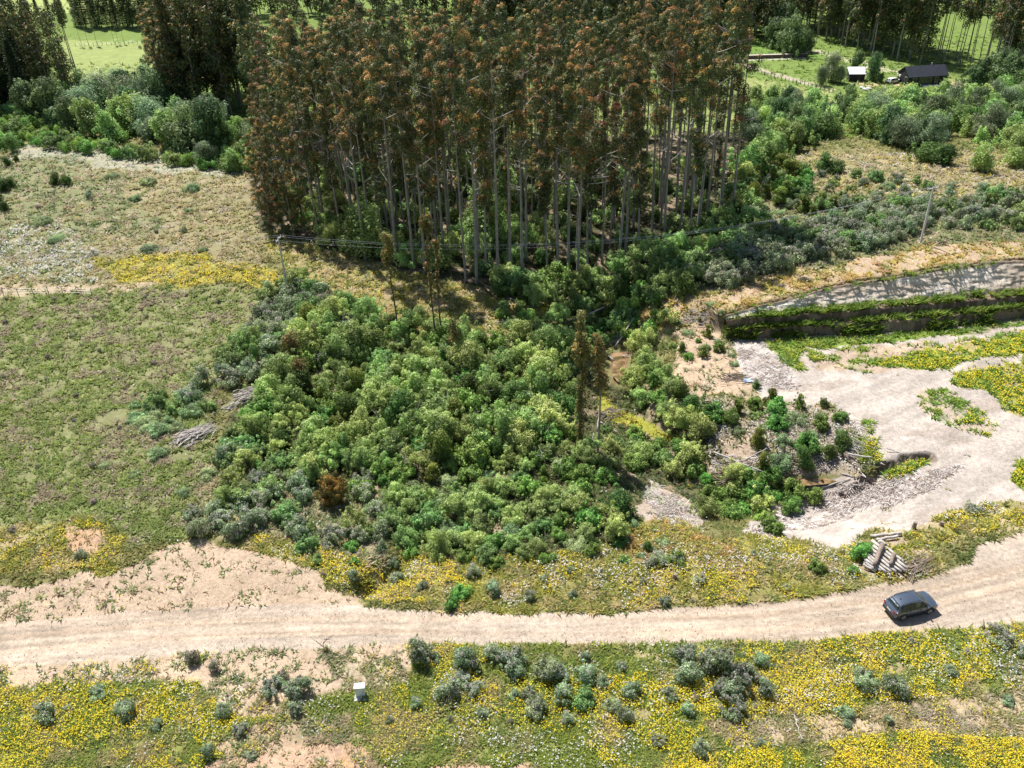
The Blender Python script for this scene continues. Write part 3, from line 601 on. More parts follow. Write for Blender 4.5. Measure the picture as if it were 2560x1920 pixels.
def stems_mesh(name, r, rx, rz, n, mat, rad=0.05, base=0.2):
    mb = MB()
    for i in range(n):
        a = r.uniform(0, 2*PI); q = rx*r.uniform(0.25, 0.65); zz = rz*r.uniform(0.55, 0.85)
        mb.tube([(math.cos(a)*base*rx*0.3, math.sin(a)*base*rx*0.3, -0.3), (math.cos(a)*q*0.5, math.sin(a)*q*0.5, zz*0.5), (math.cos(a)*q, math.sin(a)*q, zz)], [rad, rad*0.7, rad*0.25], 5)
    return mb.mesh(name, mat)
G1, G2, G3, G4, G5 = (0.24, 0.34, 0.085), (0.16, 0.24, 0.06), (0.33, 0.41, 0.15), (0.10, 0.15, 0.04), (0.42, 0.47, 0.19)
KIND = {}
def kind(key, name, cat, nvar, rx, rz, nl, lr, per, ls, pal, tip=None, tipw=0.5, asp=0.4, rnd=0.7, droop=0, shape='mound', mat=None, stem=M_BARKD, ns=6, lean=(0, 0), srad=0.05, fol='foliage'):
    vs = []
    for v_ in range(nvar):
        r = np.random.default_rng(hash(key) % 1000 if False else sum(map(ord, key))*31+v_)
        lob = bush_lobes(r, rx*r.uniform(0.9, 1.1), rz*r.uniform(0.9, 1.15), nl, lr, lean, shape)
        vs.append((quads_mesh(key+'_foliage', [foliage(v_+5, lob, per, ls, pal, tip, tipw, asp, rnd, droop)], mat or M_LEAF), stems_mesh(key+'_stems', r, rx, rz, ns, stem, srad)))
    KIND[key] = (name, cat, vs, fol)
kind('quila', 'feathery_shrub', 'shrub', 8, 2.5, 3.3, 24, 0.50, 62, 0.22, [(G1, 3), (G3, 3), (G5, 1.5), (G2, 2)], asp=0.28, droop=0.8)
kind('bright', 'leafy_shrub', 'shrub', 6, 2.1, 2.2, 20, 0.46, 62, 0.19, [((0.16, 0.28, 0.06), 3), ((0.22, 0.33, 0.09), 2), ((0.11, 0.20, 0.045), 2)], asp=0.5)
kind('teal', 'dense_shrub', 'shrub', 6, 2.3, 2.1, 24, 0.42, 60, 0.19, [((0.17, 0.26, 0.085), 3), ((0.24, 0.33, 0.125), 2), ((0.29, 0.36, 0.13), 1.5), ((0.12, 0.19, 0.06), 2)], asp=0.4)
kind('dark', 'evergreen_shrub', 'shrub', 4, 1.5, 2.4, 12, 0.6, 150, 0.13, [((0.09, 0.15, 0.035), 3), ((0.13, 0.19, 0.045), 2), ((0.06, 0.10, 0.03), 2)], asp=0.5, shape='oval')
kind('olive', 'conical_shrub', 'shrub', 4, 1.1, 2.6, 12, 0.45, 140, 0.12, [((0.15, 0.19, 0.035), 3), ((0.20, 0.23, 0.05), 2), ((0.09, 0.13, 0.03), 2)], asp=0.5, shape='cone')
kind('grey', 'young_eucalyptus', 'young tree', 8, 1.7, 2.3, 14, 0.46, 60, 0.17, [((0.21, 0.28, 0.14), 3), ((0.36, 0.41, 0.27), 2), ((0.14, 0.20, 0.08), 3)], tip=[((0.40, 0.35, 0.31), 2), ((0.34, 0.38, 0.30), 3), ((0.36, 0.25, 0.22), 0.7)], tipw=0.75, asp=0.42, droop=0.5, shape='mound')
kind('bramble', 'bramble_patch', 'bramble', 3, 2.0, 0.9, 16, 0.5, 110, 0.11, [((0.26, 0.34, 0.16), 3), ((0.34, 0.40, 0.24), 2), ((0.16, 0.24, 0.08), 2)], asp=0.55)
kind('far', 'round_tree', 'tree', 6, 3.1, 5.4, 13, 1.2, 120, 0.28, [((0.23, 0.34, 0.10), 3), ((0.32, 0.42, 0.15), 3), ((0.15, 0.23, 0.065), 2)], asp=0.5, shape='oval', ns=4, srad=0.12, fol='crown')
kind('fardark', 'round_tree', 'tree', 4, 3.2, 6.5, 20, 1.15, 130, 0.26, [((0.10, 0.16, 0.06), 3), ((0.14, 0.20, 0.08), 3), ((0.07, 0.11, 0.05), 2)], asp=0.5, shape='oval', ns=4, srad=0.12, fol='crown')
kind('willow', 'willow_tree', 'tree', 3, 3.6, 6.0, 20, 1.2, 130, 0.26, [((0.19, 0.24, 0.13), 3), ((0.24, 0.29, 0.17), 3), ((0.12, 0.17, 0.08), 2)], asp=0.3, droop=1.2, shape='oval', ns=4, srad=0.12, fol='crown')
kind('orange', 'copper_shrub', 'shrub', 1, 1.35, 3.0, 20, 0.5, 190, 0.13, [((0.20, 0.12, 0.04), 3), ((0.17, 0.13, 0.04), 2), ((0.11, 0.11, 0.035), 2)], tip=[((0.46, 0.18, 0.045), 3), ((0.36, 0.17, 0.05), 2)], tipw=1.1, asp=0.35, shape='oval')
kind('fern', 'bright_reed_clump', 'reeds', 3, 1.3, 1.5, 8, 0.55, 110, 0.25, [((0.18, 0.31, 0.06), 3), ((0.14, 0.25, 0.05), 2)], asp=0.14, droop=-2.5, shape='mound')
kind('weed', 'flowering_weed', 'plant', 3, 0.6, 0.8, 6, 0.26, 60, 0.09, [((0.26, 0.21, 0.17), 2), ((0.15, 0.20, 0.10), 3)], tip=[((0.38, 0.26, 0.26), 2)], asp=0.4, shape='oval', ns=3, srad=0.02)
def place(key, loc, s, label, group=None, v=None, nm=None, cat=None, sz=1.0):
    name, c, vs, fol = KIND[key]; v = random.randrange(len(vs)) if v is None else v % len(vs)
    e = empty(nm or name, loc, label, cat or c, group, random.uniform(0, 2*PI), (s*random.uniform(0.9, 1.1), s*random.uniform(0.9, 1.1), s*sz*random.uniform(0.92, 1.1)))
    link(fol, vs[v][0], e); link('stem' if fol == 'foliage' else 'trunk', vs[v][1], e)
    return e
OCC = []   # occupied spots (x, y, r)
def fill(poly, spacing, types, smin, smax, label_of, group, cap=400, avoid=None, tries=9, seed=0, hz=1.0):
    r = np.random.default_rng(seed+len(poly)); a = np.array(poly); got = []
    n = 6000; px = r.uniform(a[:, 0].min(), a[:, 0].max(), n); py = r.uniform(a[:, 1].min(), a[:, 1].max(), n)
    m = inpoly(px, py, poly)
    for q in (AV if avoid is None else avoid): m &= ~inpoly(px, py, q)
    if not m.any(): return []
    P = ground_hit(px[m], py[m]); keys = list(types); wts = np.array([types[k_] for k_ in keys], float); wts /= wts.sum()
    grid = {}
    for p in P:
        if len(got) >= cap: break
        cx_, cy_ = int(p[0]//spacing), int(p[1]//spacing); ok = True
        for dx in (-1, 0, 1):
            for dy in (-1, 0, 1):
                for q in grid.get((cx_+dx, cy_+dy), ()):
                    if (q[0]-p[0])**2+(q[1]-p[1])**2 < spacing**2: ok = False
        if not ok: continue
        grid.setdefault((cx_, cy_), []).append(p); k_ = keys[r.choice(len(keys), p=wts)]
        s = r.uniform(smin, smax)
        place(k_, (p[0], p[1], p[2]-0.1), s, label_of[k_] if isinstance(label_of, dict) else label_of, group, sz=hz); got.append(p)
    print('fill', group, len(got)); return got
LB = lambda where: {'quila': 'light green feathery shrub '+where, 'bright': 'bright green leafy shrub '+where, 'teal': 'blue-green dense shrub '+where,
    'dark': 'dark green upright shrub '+where, 'olive': 'olive green conical shrub '+where, 'grey': 'grey-leaved young eucalyptus '+where, 'bramble': 'low pale bramble patch '+where,
    'far': 'fresh green round-crowned tree '+where, 'fardark': 'dark green round-crowned tree '+where, 'willow': 'grey-green drooping tree '+where, 'fern': 'bright green reedy clump '+where, 'weed': 'knee-high pinkish weed '+where}
# thicket of the hollow
GAP = [(1600, 1235), (1650, 1220), (1720, 1270), (1760, 1330), (1690, 1330), (1600, 1290)]
WATP = [(1490, 870), (1600, 870), (1590, 980), (1500, 970)]
MOSS = [(1495, 985), (1560, 1000), (1690, 1065), (1670, 1110), (1540, 1075)]
COP = [(780, 1190), (890, 1190), (900, 1320), (780, 1320)]
HP = [(430, 1090), (500, 1050), (600, 960), (700, 935), (720, 1000), (640, 1040), (560, 1120), (440, 1150)]
AV = (GAP, WATP, MOSS, COP, HP)
fill([(760, 800), (900, 790), (1000, 830), (1180, 850), (1300, 870), (1430, 900), (1440, 1000), (1400, 1090), (1300, 1120), (1120, 1180), (900, 1170), (760, 1130), (600, 1100), (560, 1060), (640, 960), (740, 900)], 2.2, {'quila': 5, 'dark': 2.0, 'bright': 1.2, 'olive': 1.2, 'teal': 0.8}, 0.6, 1.4, LB('in the upper half of the hollow thicket'), 'shrubs in the upper half of the hollow thicket', seed=1)
fill([(900, 1170), (1120, 1170), (1300, 1120), (1440, 1080), (1480, 1190), (1440, 1270), (1300, 1240), (1150, 1260), (1000, 1290), (900, 1240)], 1.9, {'quila': 4, 'bright': 3, 'teal': 1.5, 'olive': 0.8, 'bramble': 1}, 0.45, 0.9, LB('in the middle of the hollow thicket'), 'shrubs in the middle of the hollow thicket', seed=2)
fill([(980, 1260), (1150, 1250), (1320, 1230), (1460, 1290), (1550, 1310), (1540, 1350), (1400, 1380), (1250, 1400), (1080, 1385), (975, 1340)], 1.7, {'teal': 4, 'quila': 3, 'bright': 1, 'bramble': 1}, 0.5, 0.85, LB('at the lower edge of the hollow thicket'), 'shrubs at the lower edge of the hollow thicket', seed=3)
fill([(1470, 1090), (1560, 1060), (1700, 1100), (1740, 1150), (1700, 1210), (1600, 1180), (1500, 1220), (1460, 1180)], 2.4, {'bright': 3, 'quila': 3, 'teal': 1}, 0.5, 0.85, LB('left of the pale bank in the hollow'), 'shrubs left of the pale bank', seed=4)
fill([(1560, 880), (1620, 850), (1650, 900), (1660, 960), (1720, 1020), (1780, 1080), (1740, 1110), (1640, 1060), (1560, 1010), (1570, 940)], 2.4, {'quila': 4, 'dark': 1.5, 'bright': 1}, 0.65, 1.05, LB('between the creek and the sandy ramp'), 'shrubs between the creek and the sandy ramp', seed=5)
fill([(1770, 1050), (1900, 1010), (2050, 1010), (2110, 1060), (2100, 1170), (1960, 1180), (1900, 1180), (1880, 1110)], 1.9, {'dark': 2, 'olive': 1.5, 'bright': 3, 'bramble': 2, 'teal': 1}, 0.38, 0.95, LB('behind the pond'), 'shrubs behind the pond', seed=6)
fill([(1720, 1150), (1800, 1190), (1900, 1190), (1990, 1240), (2040, 1250), (1960, 1290), (1860, 1310), (1760, 1290)], 1.9, {'bright': 4, 'quila': 1.5, 'fern': 1}, 0.5, 0.85, LB('in front of the pond'), 'shrubs in front of the pond', seed=7)
fill([(1560, 720), (1640, 760), (1680, 800), (1620, 870), (1560, 860), (1540, 800)], 2.0, {'bright': 3, 'quila': 2, 'fern': 2, 'olive': 1}, 0.55, 0.9, LB('on the slope above the creek'), 'shrubs above the creek', seed=8)
fill([(1240, 770), (1450, 810), (1540, 780), (1530, 880), (1420, 900), (1300, 870)], 2.4, {'bright': 3, 'teal': 2, 'quila': 1}, 0.45, 0.8, LB('in the clearing by the fallen trunks'), 'shrubs in the clearing by the fallen trunks', seed=9)
# left flank of the thicket
fill([(680, 720), (760, 720), (880, 790), (880, 850), (760, 880), (700, 960), (600, 980), (540, 940), (600, 850), (660, 790)], 2.0, {'grey': 5, 'teal': 1.5, 'quila': 1}, 0.65, 1.1, LB('on the upper left flank of the hollow thicket'), 'young trees on the left flank of the thicket', seed=10)
fill([(560, 1130), (700, 1190), (900, 1200), (980, 1300), (960, 1370), (860, 1350), (760, 1360), (680, 1310), (560, 1260)], 2.0, {'grey': 3, 'teal': 1.5, 'quila': 1, 'weed': 1}, 0.5, 0.85, LB('on the lower left flank of the hollow thicket'), 'shrubs on the lower left flank', seed=11)
fill([(540, 1080), (620, 1050), (760, 1130), (900, 1170), (880, 1230), (700, 1200), (560, 1160)], 1.8, {'teal': 3, 'quila': 2}, 0.55, 0.85, LB('at the lower left rim of the hollow'), 'shrubs at the lower left rim', seed=12)
fill([(330, 1010), (440, 990), (520, 1010), (540, 1080), (430, 1100), (350, 1070)], 1.9, {'bramble': 3, 'teal': 0.7}, 0.5, 0.9, LB('beside the dead branch heaps on the left'), 'brambles beside the dead branch heaps', seed=13)
fill([(250, 1150), (480, 1130), (540, 1180), (440, 1250), (280, 1230)], 3.2, {'bramble': 3, 'weed': 1}, 0.4, 0.75, LB('in the pasture below the dead branches'), 'brambles in the pasture', seed=14)
# understorey of the wood
FOR = [(740, 590), (930, 645), (1070, 675), (1250, 720), (1440, 740), (1570, 690), (1640, 650), (1760, 590), (1860, 540), (1880, 470), (1840, 430), (1500, 400), (1100, 400), (800, 430), (700, 500)]
fill(FOR, 4.6, {'quila': 3, 'dark': 2, 'teal': 2, 'far': 0.5}, 0.8, 1.35, LB('under the tall eucalyptus trunks'), 'understorey shrubs beneath the tall wood', cap=230, seed=15)
fill([(1250, 700), (1460, 720), (1580, 680), (1650, 650), (1700, 690), (1600, 760), (1560, 820), (1450, 790), (1250, 750)], 2.2, {'dark': 2, 'quila': 2, 'bright': 1.5, 'teal': 1}, 0.8, 1.3, LB('at the mouth of the ravine under the wood'), 'shrubs at the mouth of the ravine', seed=16)
fill([(1640, 640), (1880, 520), (1900, 600), (1800, 690), (1700, 740), (1600, 760)], 2.3, {'dark': 1, 'quila': 2, 'teal': 2, 'grey': 2}, 0.8, 1.3, LB('on the slope right of the wood'), 'shrubs on the slope right of the wood', seed=17)
# shrub belt on the terrace
fill([(1720, 690), (1880, 610), (2050, 560), (2300, 520), (2330, 560), (2240, 610), (2100, 640), (1900, 690), (1800, 730)], 1.9, {'grey': 6, 'teal': 1.5}, 0.75, 1.15, LB('in the belt above the cut bank'), 'young trees in the belt above the cut bank', seed=18)
fill([(2330, 520), (2560, 500), (2700, 500), (2700, 570), (2450, 580), (2360, 570)], 2.4, {'grey': 5, 'teal': 1.5}, 0.7, 1.1, LB('above the right end of the cut bank'), 'young trees above the right end of the cut bank', seed=19)
fill([(1880, 440), (2100, 440), (2560, 490), (2640, 500), (2300, 540), (2050, 560), (1900, 600)], 2.9, {'grey': 4, 'teal': 2, 'bramble': 1, 'olive': 0.6}, 0.45, 0.9, LB('on the flowery terrace'), 'young trees on the flowery terrace', seed=20)
# bushes behind the terrace
fill([(1880, 270), (2100, 285), (2350, 290), (2350, 380), (2120, 330), (2010, 370), (1940, 420), (1880, 440), (1860, 330)], 4.4, {'far': 4, 'fardark': 1.5, 'willow': 1}, 0.7, 1.05, LB('in the scrub wood behind the terrace'), 'trees in the scrub wood behind the terrace', seed=21)
fill([(2100, 290), (2400, 275), (2480, 262), (2580, 255), (2640, 380), (2520, 370), (2400, 340), (2350, 380), (2250, 380)], 4.6, {'far': 5, 'fardark': 1.2, 'willow': 1.5}, 0.75, 1.15, LB('in the scrub wood below the black house'), 'trees in the scrub wood below the black house', seed=22)
fill([(2420, 360), (2600, 380), (2640, 470), (2560, 430), (2500, 400)], 4.5, {'far': 3, 'fardark': 1}, 0.6, 0.9, LB('at the right edge of the terrace'), 'trees at the right edge of the terrace', seed=23)
fill([(1860, 430), (1960, 420), (2030, 450), (1960, 520), (1870, 520)], 2.9, {'olive': 4, 'bright': 2, 'teal': 1}, 0.8, 1.3, LB('at the right edge of the tall wood'), 'shrubs right of the tall wood', seed=24)
# left background
fill([(160, 260), (330, 240), (480, 290), (560, 350), (560, 400), (430, 380), (260, 350), (140, 320), (60, 310)], 5.2, {'fardark': 2.5, 'willow': 2.5, 'far': 2}, 0.9, 1.55, LB('in the hollow behind the left pasture'), 'trees behind the left pasture', seed=25)
fill([(0, 280), (80, 300), (180, 350), (330, 385), (500, 400), (640, 395), (640, 430), (500, 425), (300, 400), (120, 370), (-40, 330)], 3.0, {'fern': 5, 'bright': 2, 'teal': 1.5}, 0.95, 1.5, LB('in the reed belt behind the left pasture'), 'reeds behind the left pasture', seed=26)
fill([(500, 340), (650, 340), (660, 430), (520, 430)], 4, {'far': 2, 'bright': 1.5, 'willow': 1}, 0.55, 0.95, LB('beside the left edge of the tall wood'), 'trees beside the left edge of the tall wood', seed=27)
fill([(-60, 300), (0, 300), (50, 330), (60, 380), (-60, 400)], 4, {'far': 2, 'bright': 1.5}, 0.5, 0.7, LB('at the left edge behind the pasture'), 'trees at the left edge', seed=28)
fill([(0, 510), (300, 440), (600, 500), (560, 640), (0, 640)], 8.5, {'bramble': 3, 'weed': 2}, 0.35, 1.1, LB('in the dry upper pasture'), 'brambles in the dry upper pasture', seed=29)
fill([(-20, 750), (500, 730), (620, 800), (500, 1050), (300, 1250), (-20, 1350)], 6.0, {'weed': 3}, 0.5, 0.9, LB('in the green left pasture'), 'weeds in the left pasture', seed=30)
fill([(1000, 1650), (1100, 1640), (1560, 1640), (1600, 1720), (1540, 1810), (1300, 1810), (1080, 1800), (1000, 1740)], 2.2, {'grey': 5, 'teal': 0.6, 'weed': 1.5}, 0.28, 0.62, LB('in the middle of the lower verge'), 'saplings in the middle of the lower verge', avoid=(), seed=60)
fill([(1700, 1640), (1900, 1640), (1920, 1780), (1760, 1780), (1690, 1700)], 1.8, {'grey': 5, 'weed': 1}, 0.35, 0.75, LB('around the large pair below the road'), 'saplings around the large verge pair', avoid=(), seed=61)
fill([(0, 1680), (600, 1650), (1000, 1640), (1000, 1800), (560, 1900), (0, 1900)], 3.6, {'weed': 3, 'grey': 2}, 0.2, 0.45, LB('in the lower left verge'), 'small plants in the lower left verge', avoid=(), seed=62)
fill([(1900, 1640), (2560, 1590), (2560, 1800), (2100, 1850), (1500, 1900), (1500, 1820)], 3.0, {'weed': 2, 'grey': 3}, 0.25, 0.55, LB('in the yellow meadow at the lower right'), 'small plants in the yellow meadow', avoid=(), seed=63)
fill([(1000, 1420), (1560, 1400), (1900, 1390), (2150, 1430), (2000, 1490), (1500, 1520), (1000, 1510)], 2.1, {'weed': 4, 'bright': 1, 'grey': 1.5, 'fern': 0.6}, 0.25, 0.55, LB('in the flowery strip above the road'), 'small plants in the flowery strip above the road', avoid=(), seed=64)
fill([(1700, 760), (1760, 740), (1830, 850), (1840, 960), (1700, 900), (1640, 860)], 1.8, {'bramble': 2, 'weed': 2, 'olive': 1, 'bright': 1}, 0.25, 0.6, LB('on the sandy ramp'), 'small plants on the sandy ramp', avoid=(), seed=65)
fill([(760, 1330), (960, 1330), (1000, 1460), (860, 1480), (760, 1430)], 1.9, {'grey': 2, 'weed': 2, 'teal': 1, 'bright': 1}, 0.3, 0.6, LB('around the little gully above the road'), 'small plants around the little gully', avoid=(), seed=66)
for k_ in range(46):
    j = int(rng.integers(40, nu*0.62)); q = BANKV[66, j]; kk = ('bramble', 'olive', 'weed', 'bright')[k_ % 4]
    place(kk, (q[0]+random.uniform(-.2, .2), q[1]+random.uniform(-1.0, 0.1), q[2]-0.1), random.uniform(0.18, 0.42), LB('hanging over the top edge of the cut bank')[kk], 'small plants along the top edge of the cut bank')
fill([(640, 1100), (900, 1190), (1000, 1290), (1180, 1400), (1500, 1380), (1560, 1310), (1700, 1330), (1720, 1380), (1400, 1420), (1050, 1420), (900, 1330), (640, 1230)], 2.6, {'bright': 2, 'quila': 2, 'bramble': 1.5, 'grey': 1}, 0.22, 0.5, LB('scattered along the near rim of the hollow'), 'small shrubs scattered along the near rim of the hollow', seed=70)
# single shrubs the eye picks out
def one(key, px, py, s, label, nm=None, cat=None, v=None, sz=1.0, group=None):
    p = gp(px, py); return place(key, (p.x, p.y, p.z-0.08), s, label, group, v, nm, cat, sz)
one('orange', 833, 1265, 1.15, 'copper-orange bushy shrub alone at the lower left of the thicket', v=0)
one('grey', 505, 965, 0.95, 'dark upright young eucalyptus in the left pasture, upper right of a pair', v=0, sz=1.15)
one('grey', 478, 1010, 0.9, 'dark upright young eucalyptus in the left pasture, lower left of a pair', v=1, sz=1.15)
one('dark', 140, 462, 0.85, 'dark round shrub alone in the dry upper pasture, left half of a pair', v=0); one('dark', 168, 465, 0.85, 'dark round shrub in the dry upper pasture, right half of a pair', v=1)
one('grey', 226, 495, 0.6, 'small dark sapling in the dry upper pasture', v=2); one('grey', 460, 580, 0.45, 'tiny grey sapling in the upper pasture above the wires', v=3)
for i, (a, b, s) in enumerate([(12, 480, 1.1), (30, 470, 0.9), (-5, 510, 1.2), (18, 530, 0.85), (20, 415, 0.9), (42, 405, 0.7)]):
    one('dark', a, b, s*0.85, 'dark shrub at the left edge of the upper pasture', group='dark shrubs at the left edge of the upper pasture')
for i, (a, b, s) in enumerate([(500, 1335, 1.0), (560, 1310, 1.0), (590, 1345, 0.95), (630, 1320, 0.95), (540, 1280, 0.8), (600, 1270, 0.85), (660, 1310, 0.85), (480, 1290, 0.75), (620, 1260, 0.7)]):
    one('grey', a, b, s*0.85, 'broad blue-grey young eucalyptus in the clump above the bare sand', group='young eucalyptus clump above the bare sand')
for i, (a, b, s) in enumerate([(685, 1245, 0.95), (755, 1245, 0.8), (720, 700, 0.6)]):
    one('grey', a, b, s*0.85, ['grey-blue young eucalyptus left of the copper shrub', 'grey-blue young eucalyptus just left of the copper shrub, under the thicket', 'small young eucalyptus beside the left concrete pole'][i])
V_ = [(1052, 1650, 0.95, 1.15, 'upright grey young eucalyptus on the road verge, first from the left'), (1168, 1665, 0.85, 1.0, 'round grey young eucalyptus on the road verge, second from the left'), (1280, 1670, 0.95, 1.0, 'round grey young eucalyptus on the road verge, third from the left'),
      (1120, 1740, 0.85, 0.9, 'sprawling grey young eucalyptus below the second verge bush'), (1370, 1690, 0.9, 0.95, 'dense grey young eucalyptus below the road in the middle'), (1460, 1700, 0.8, 0.9, 'grey young eucalyptus right of the middle verge group'),
      (1405, 1750, 0.8, 0.8, 'low grey young eucalyptus at the foot of the middle verge group'), (1325, 1745, 0.65, 0.8, 'small grey young eucalyptus under the third verge bush'), (1150, 1710, 0.7, 0.8, 'pale grey sapling between two verge bushes'),
      (1790, 1680, 1.05, 0.95, 'large grey young eucalyptus below the road right of centre, left half'), (1860, 1710, 1.0, 1.05, 'large grey young eucalyptus below the road right of centre, right half'), (1830, 1740, 0.75, 0.8, 'low grey sapling below the large verge pair'),
      (1530, 1770, 0.55, 0.8, 'small grey sapling in the white daisies'), (1720, 1785, 0.5, 0.8, 'small dark sapling in the lower meadow right of centre'), (2160, 1720, 0.85, 0.75, 'sprawling grey young eucalyptus in the yellow meadow, left one'), (2230, 1730, 0.9, 0.8, 'sprawling grey young eucalyptus in the yellow meadow, right one'),
      (2110, 1790, 0.55, 0.7, 'small grey sapling below the sprawling pair'), (2490, 1600, 0.9, 0.7, 'spreading grey-green shrub at the right end of the verge'), (2555, 1640, 0.6, 0.8, 'grey-green shrub at the right frame edge'),
      (1690, 1400, 0.62, 0.8, 'grey sapling in the flowery strip above the road'), (1650, 1405, 0.55, 0.8, 'smaller grey sapling in the flowery strip'),
      (690, 1730, 0.8, 0.75, 'dark sprawling young eucalyptus left of the white cabinet, left one'), (755, 1735, 0.85, 0.8, 'dark sprawling young eucalyptus left of the white cabinet, right one'), (740, 1780, 0.55, 0.8, 'small sapling under the sprawling pair left of the cabinet'),
      (560, 1790, 0.62, 0.9, 'compact round grey shrub in the lower left meadow'), (605, 1830, 0.5, 0.8, 'small round grey shrub beside the red soil'), (630, 1890, 0.35, 0.8, 'tiny round shrub on the red soil'),
      (120, 1800, 0.85, 0.75, 'greyish bushy shrub in the yellow meadow at the lower left'), (325, 1790, 0.7, 0.75, 'dark shrub in the lower left meadow beside white daisies'), (250, 1740, 0.65, 0.8, 'reddish-tipped dark shrub in the lower left meadow'),
      (2433, 1280, 0.62, 0.8, 'small dark green shrub on the rim between pad and road'), (205, 1400, 0.5, 0.8, 'small grey sapling above the bare sand at the left')]
for a, b, s, sz, lab in V_: one('grey', a, b, s*0.84, lab, sz=sz*1.08)
one('weed', 485, 1655, 1.3, 'pinkish sapling at the lower road edge, left one'); one('weed', 540, 1680, 1.2, 'pinkish sapling at the lower road edge, right one')
one('weed', 705, 1700, 0.9, 'small dark weed beside the white cabinet path'); one('bright', 1130, 1520, 0.42, 'small bright green bush at the upper road edge'); one('bright', 1150, 1490, 0.5, 'bright green clump among yellow flowers by the road')
one('bright', 2040, 1430, 0.5, 'rounded green bush left of the log crib'); one('bright', 2150, 1395, 0.6, 'grassy green bush touching the log crib'); one('bright', 1890, 1255, 0.8, 'rounded bright bush in front of the pond'); one('dark', 1620, 1380, 0.4, 'small olive bush in the orange flowers')
one('bright', 1930, 1330, 0.65, 'bright green bush on the pale bank edge'); one('fern', 1890, 1220, 0.8, 'bright reed clump at the near pond edge')
one('dark', 1545, 1285, 1.35, 'large dark round shrub with a shadowed right side, by the pale bank', v=2, sz=0.8); one('olive', 740, 965, 1.05, 'olive young tree behind the left thicket edge')
one('dark', 2310, 405, 1.8, 'large dark evergreen shrub with broad rounded top on the terrace, left half', v=1, sz=0.75); one('dark', 2365, 412, 1.7, 'large dark evergreen shrub on the terrace, right half', v=2, sz=0.75)
one('dark', 2060, 430, 1.45, 'dark round shrub behind the terrace near the wood', v=0, sz=0.75); one('dark', 2085, 432, 1.2, 'dark round shrub, right neighbour of the one near the wood', v=3, sz=0.8)
one('far', 2450, 430, 0.75, 'slim light tree with bare lower trunk at the right of the terrace'); one('olive', 1980, 450, 1.3, 'upright olive shrub at the left end of the terrace'); one('far', 2540, 240, 1.3, 'light green tree at the right frame edge')
for i, (a, b, s) in enumerate([(2010, 530, 1.1), (2050, 520, 1.05), (2030, 545, 0.8), (2080, 525, 0.9)]): one('olive', a, b, s, 'yellow-olive shrub in the middle of the shrubby terrace', group='olive shrubs on the shrubby terrace')
for a, b, s in [(1590, 1125, 1.0), (1640, 1150, 0.9), (1700, 1060, 0.8)]: one('bright', a, b, s*0.8, 'leafy bush by the mossy wet ground', group='bushes by the mossy wet ground')
for a, b, s, lab in [(2075, 205, 0.9, 'tall light tree left of the small shed, taller one'), (2098, 208, 0.6, 'slimmer light tree left of the small shed'), (2050, 215, 0.6, 'dark tree left of the light trees near the shed'), (2138, 180, 0.65, 'narrow tree behind the small shed'), (2180, 202, 0.75, 'dark tree between shed and black house'), (2198, 208, 0.35, 'spindly small tree beside the parked white car')]:
    one('willow' if 'light' in lab else 'fardark', a, b, s, lab, sz=1.25)
# ================================================================== eucalyptus wood
FB = 1.15; LD = 2.5; LS = 0.62
E1 = [((0.12, 0.145, 0.05), 3), ((0.085, 0.115, 0.042), 3), ((0.19, 0.20, 0.06), 1.5), ((0.06, 0.085, 0.038), 3)]
ET = [((0.56, 0.27, 0.07), 3), ((0.46, 0.27, 0.08), 2), ((0.54, 0.22, 0.08), 1), ((0.38, 0.29, 0.08), 2)]
ETR = [((0.38, 0.14, 0.07), 3), ((0.32, 0.15, 0.07), 2)]
def eucalyptus(seed, H, c0, wid, ncl, lr, per, r0=0.24, dead=5, tips=ET, tipw=0.75, ls=0.26, tseg=6):
    r = np.random.default_rng(seed); bx, by = r.uniform(-0.5, 0.5, 2)
    tr = lambda q: np.array([bx*math.sin(q*2.6), by*math.sin(q*2.2), H*q])
    mb = MB(); qs = [0, 0.03, 0.15, 0.35, 0.55, 0.75, 0.9, 0.985]
    mb.tube([tr(q)-np.array([0, 0, 0.6 if q == 0 else 0]) for q in qs], [r0*(1.35 if q == 0 else 1.0)*(1-0.93*q) for q in qs], tseg)
    lob = []
    for i in range(ncl):
        q = c0 + (1-c0)*((i+r.uniform(0, 1))/ncl)**0.9; k = (q-c0)/(1-c0)
        wd = wid*(0.55+0.75*math.sin(PI*min(1, 0.12+k*0.86)))*r.uniform(0.1, 1.15)
        a = r.uniform(0, 2*PI); c = tr(q); p = c+np.array([math.cos(a)*wd, math.sin(a)*wd, r.uniform(-0.3, 0.8)])
        s = lr*(1.15-0.5*k)*r.uniform(0.6, 1.25); lob.append((p[0], p[1], min(p[2], H*1.01), s, s, s*1.1))
        if i % 2 == 0: mb.tube([c-np.array([0, 0, wd*0.5]), (c+p)/2-np.array([0, 0, wd*0.1]), p], [0.05, 0.035, 0.012], 4, False)
    lob.append((*tr(0.985), lr*0.6, lr*0.6, lr*1.0)); tmb = mb; mb = MB()
    for i in range(dead):
        q = r.uniform(0.35, 0.78); a = r.uniform(0, 2*PI); L_ = r.uniform(1.2, 3.2); c = tr(q)
        d = np.array([math.cos(a), math.sin(a), r.uniform(0.1, 0.9)]); e = c+d*L_
        mb.tube([c, c+d*L_*0.5+np.array([0, 0, -0.1]), e], [0.085, 0.065, 0.03], 4, False)
        if i % 2: mb.tube([c+d*L_*0.5, e+np.array([r.uniform(-.8, .8), r.uniform(-.8, .8), 0.6])], [0.04, 0.015], 4, False)
    fol = foliage(seed, lob, per, ls, E1, tips, tipw, asp=0.42, rnd=0.5, droop=1.0, inner=0.10, upb=0.35, fluff=0.07)
    tmb.dead = mb; return tmb, fol
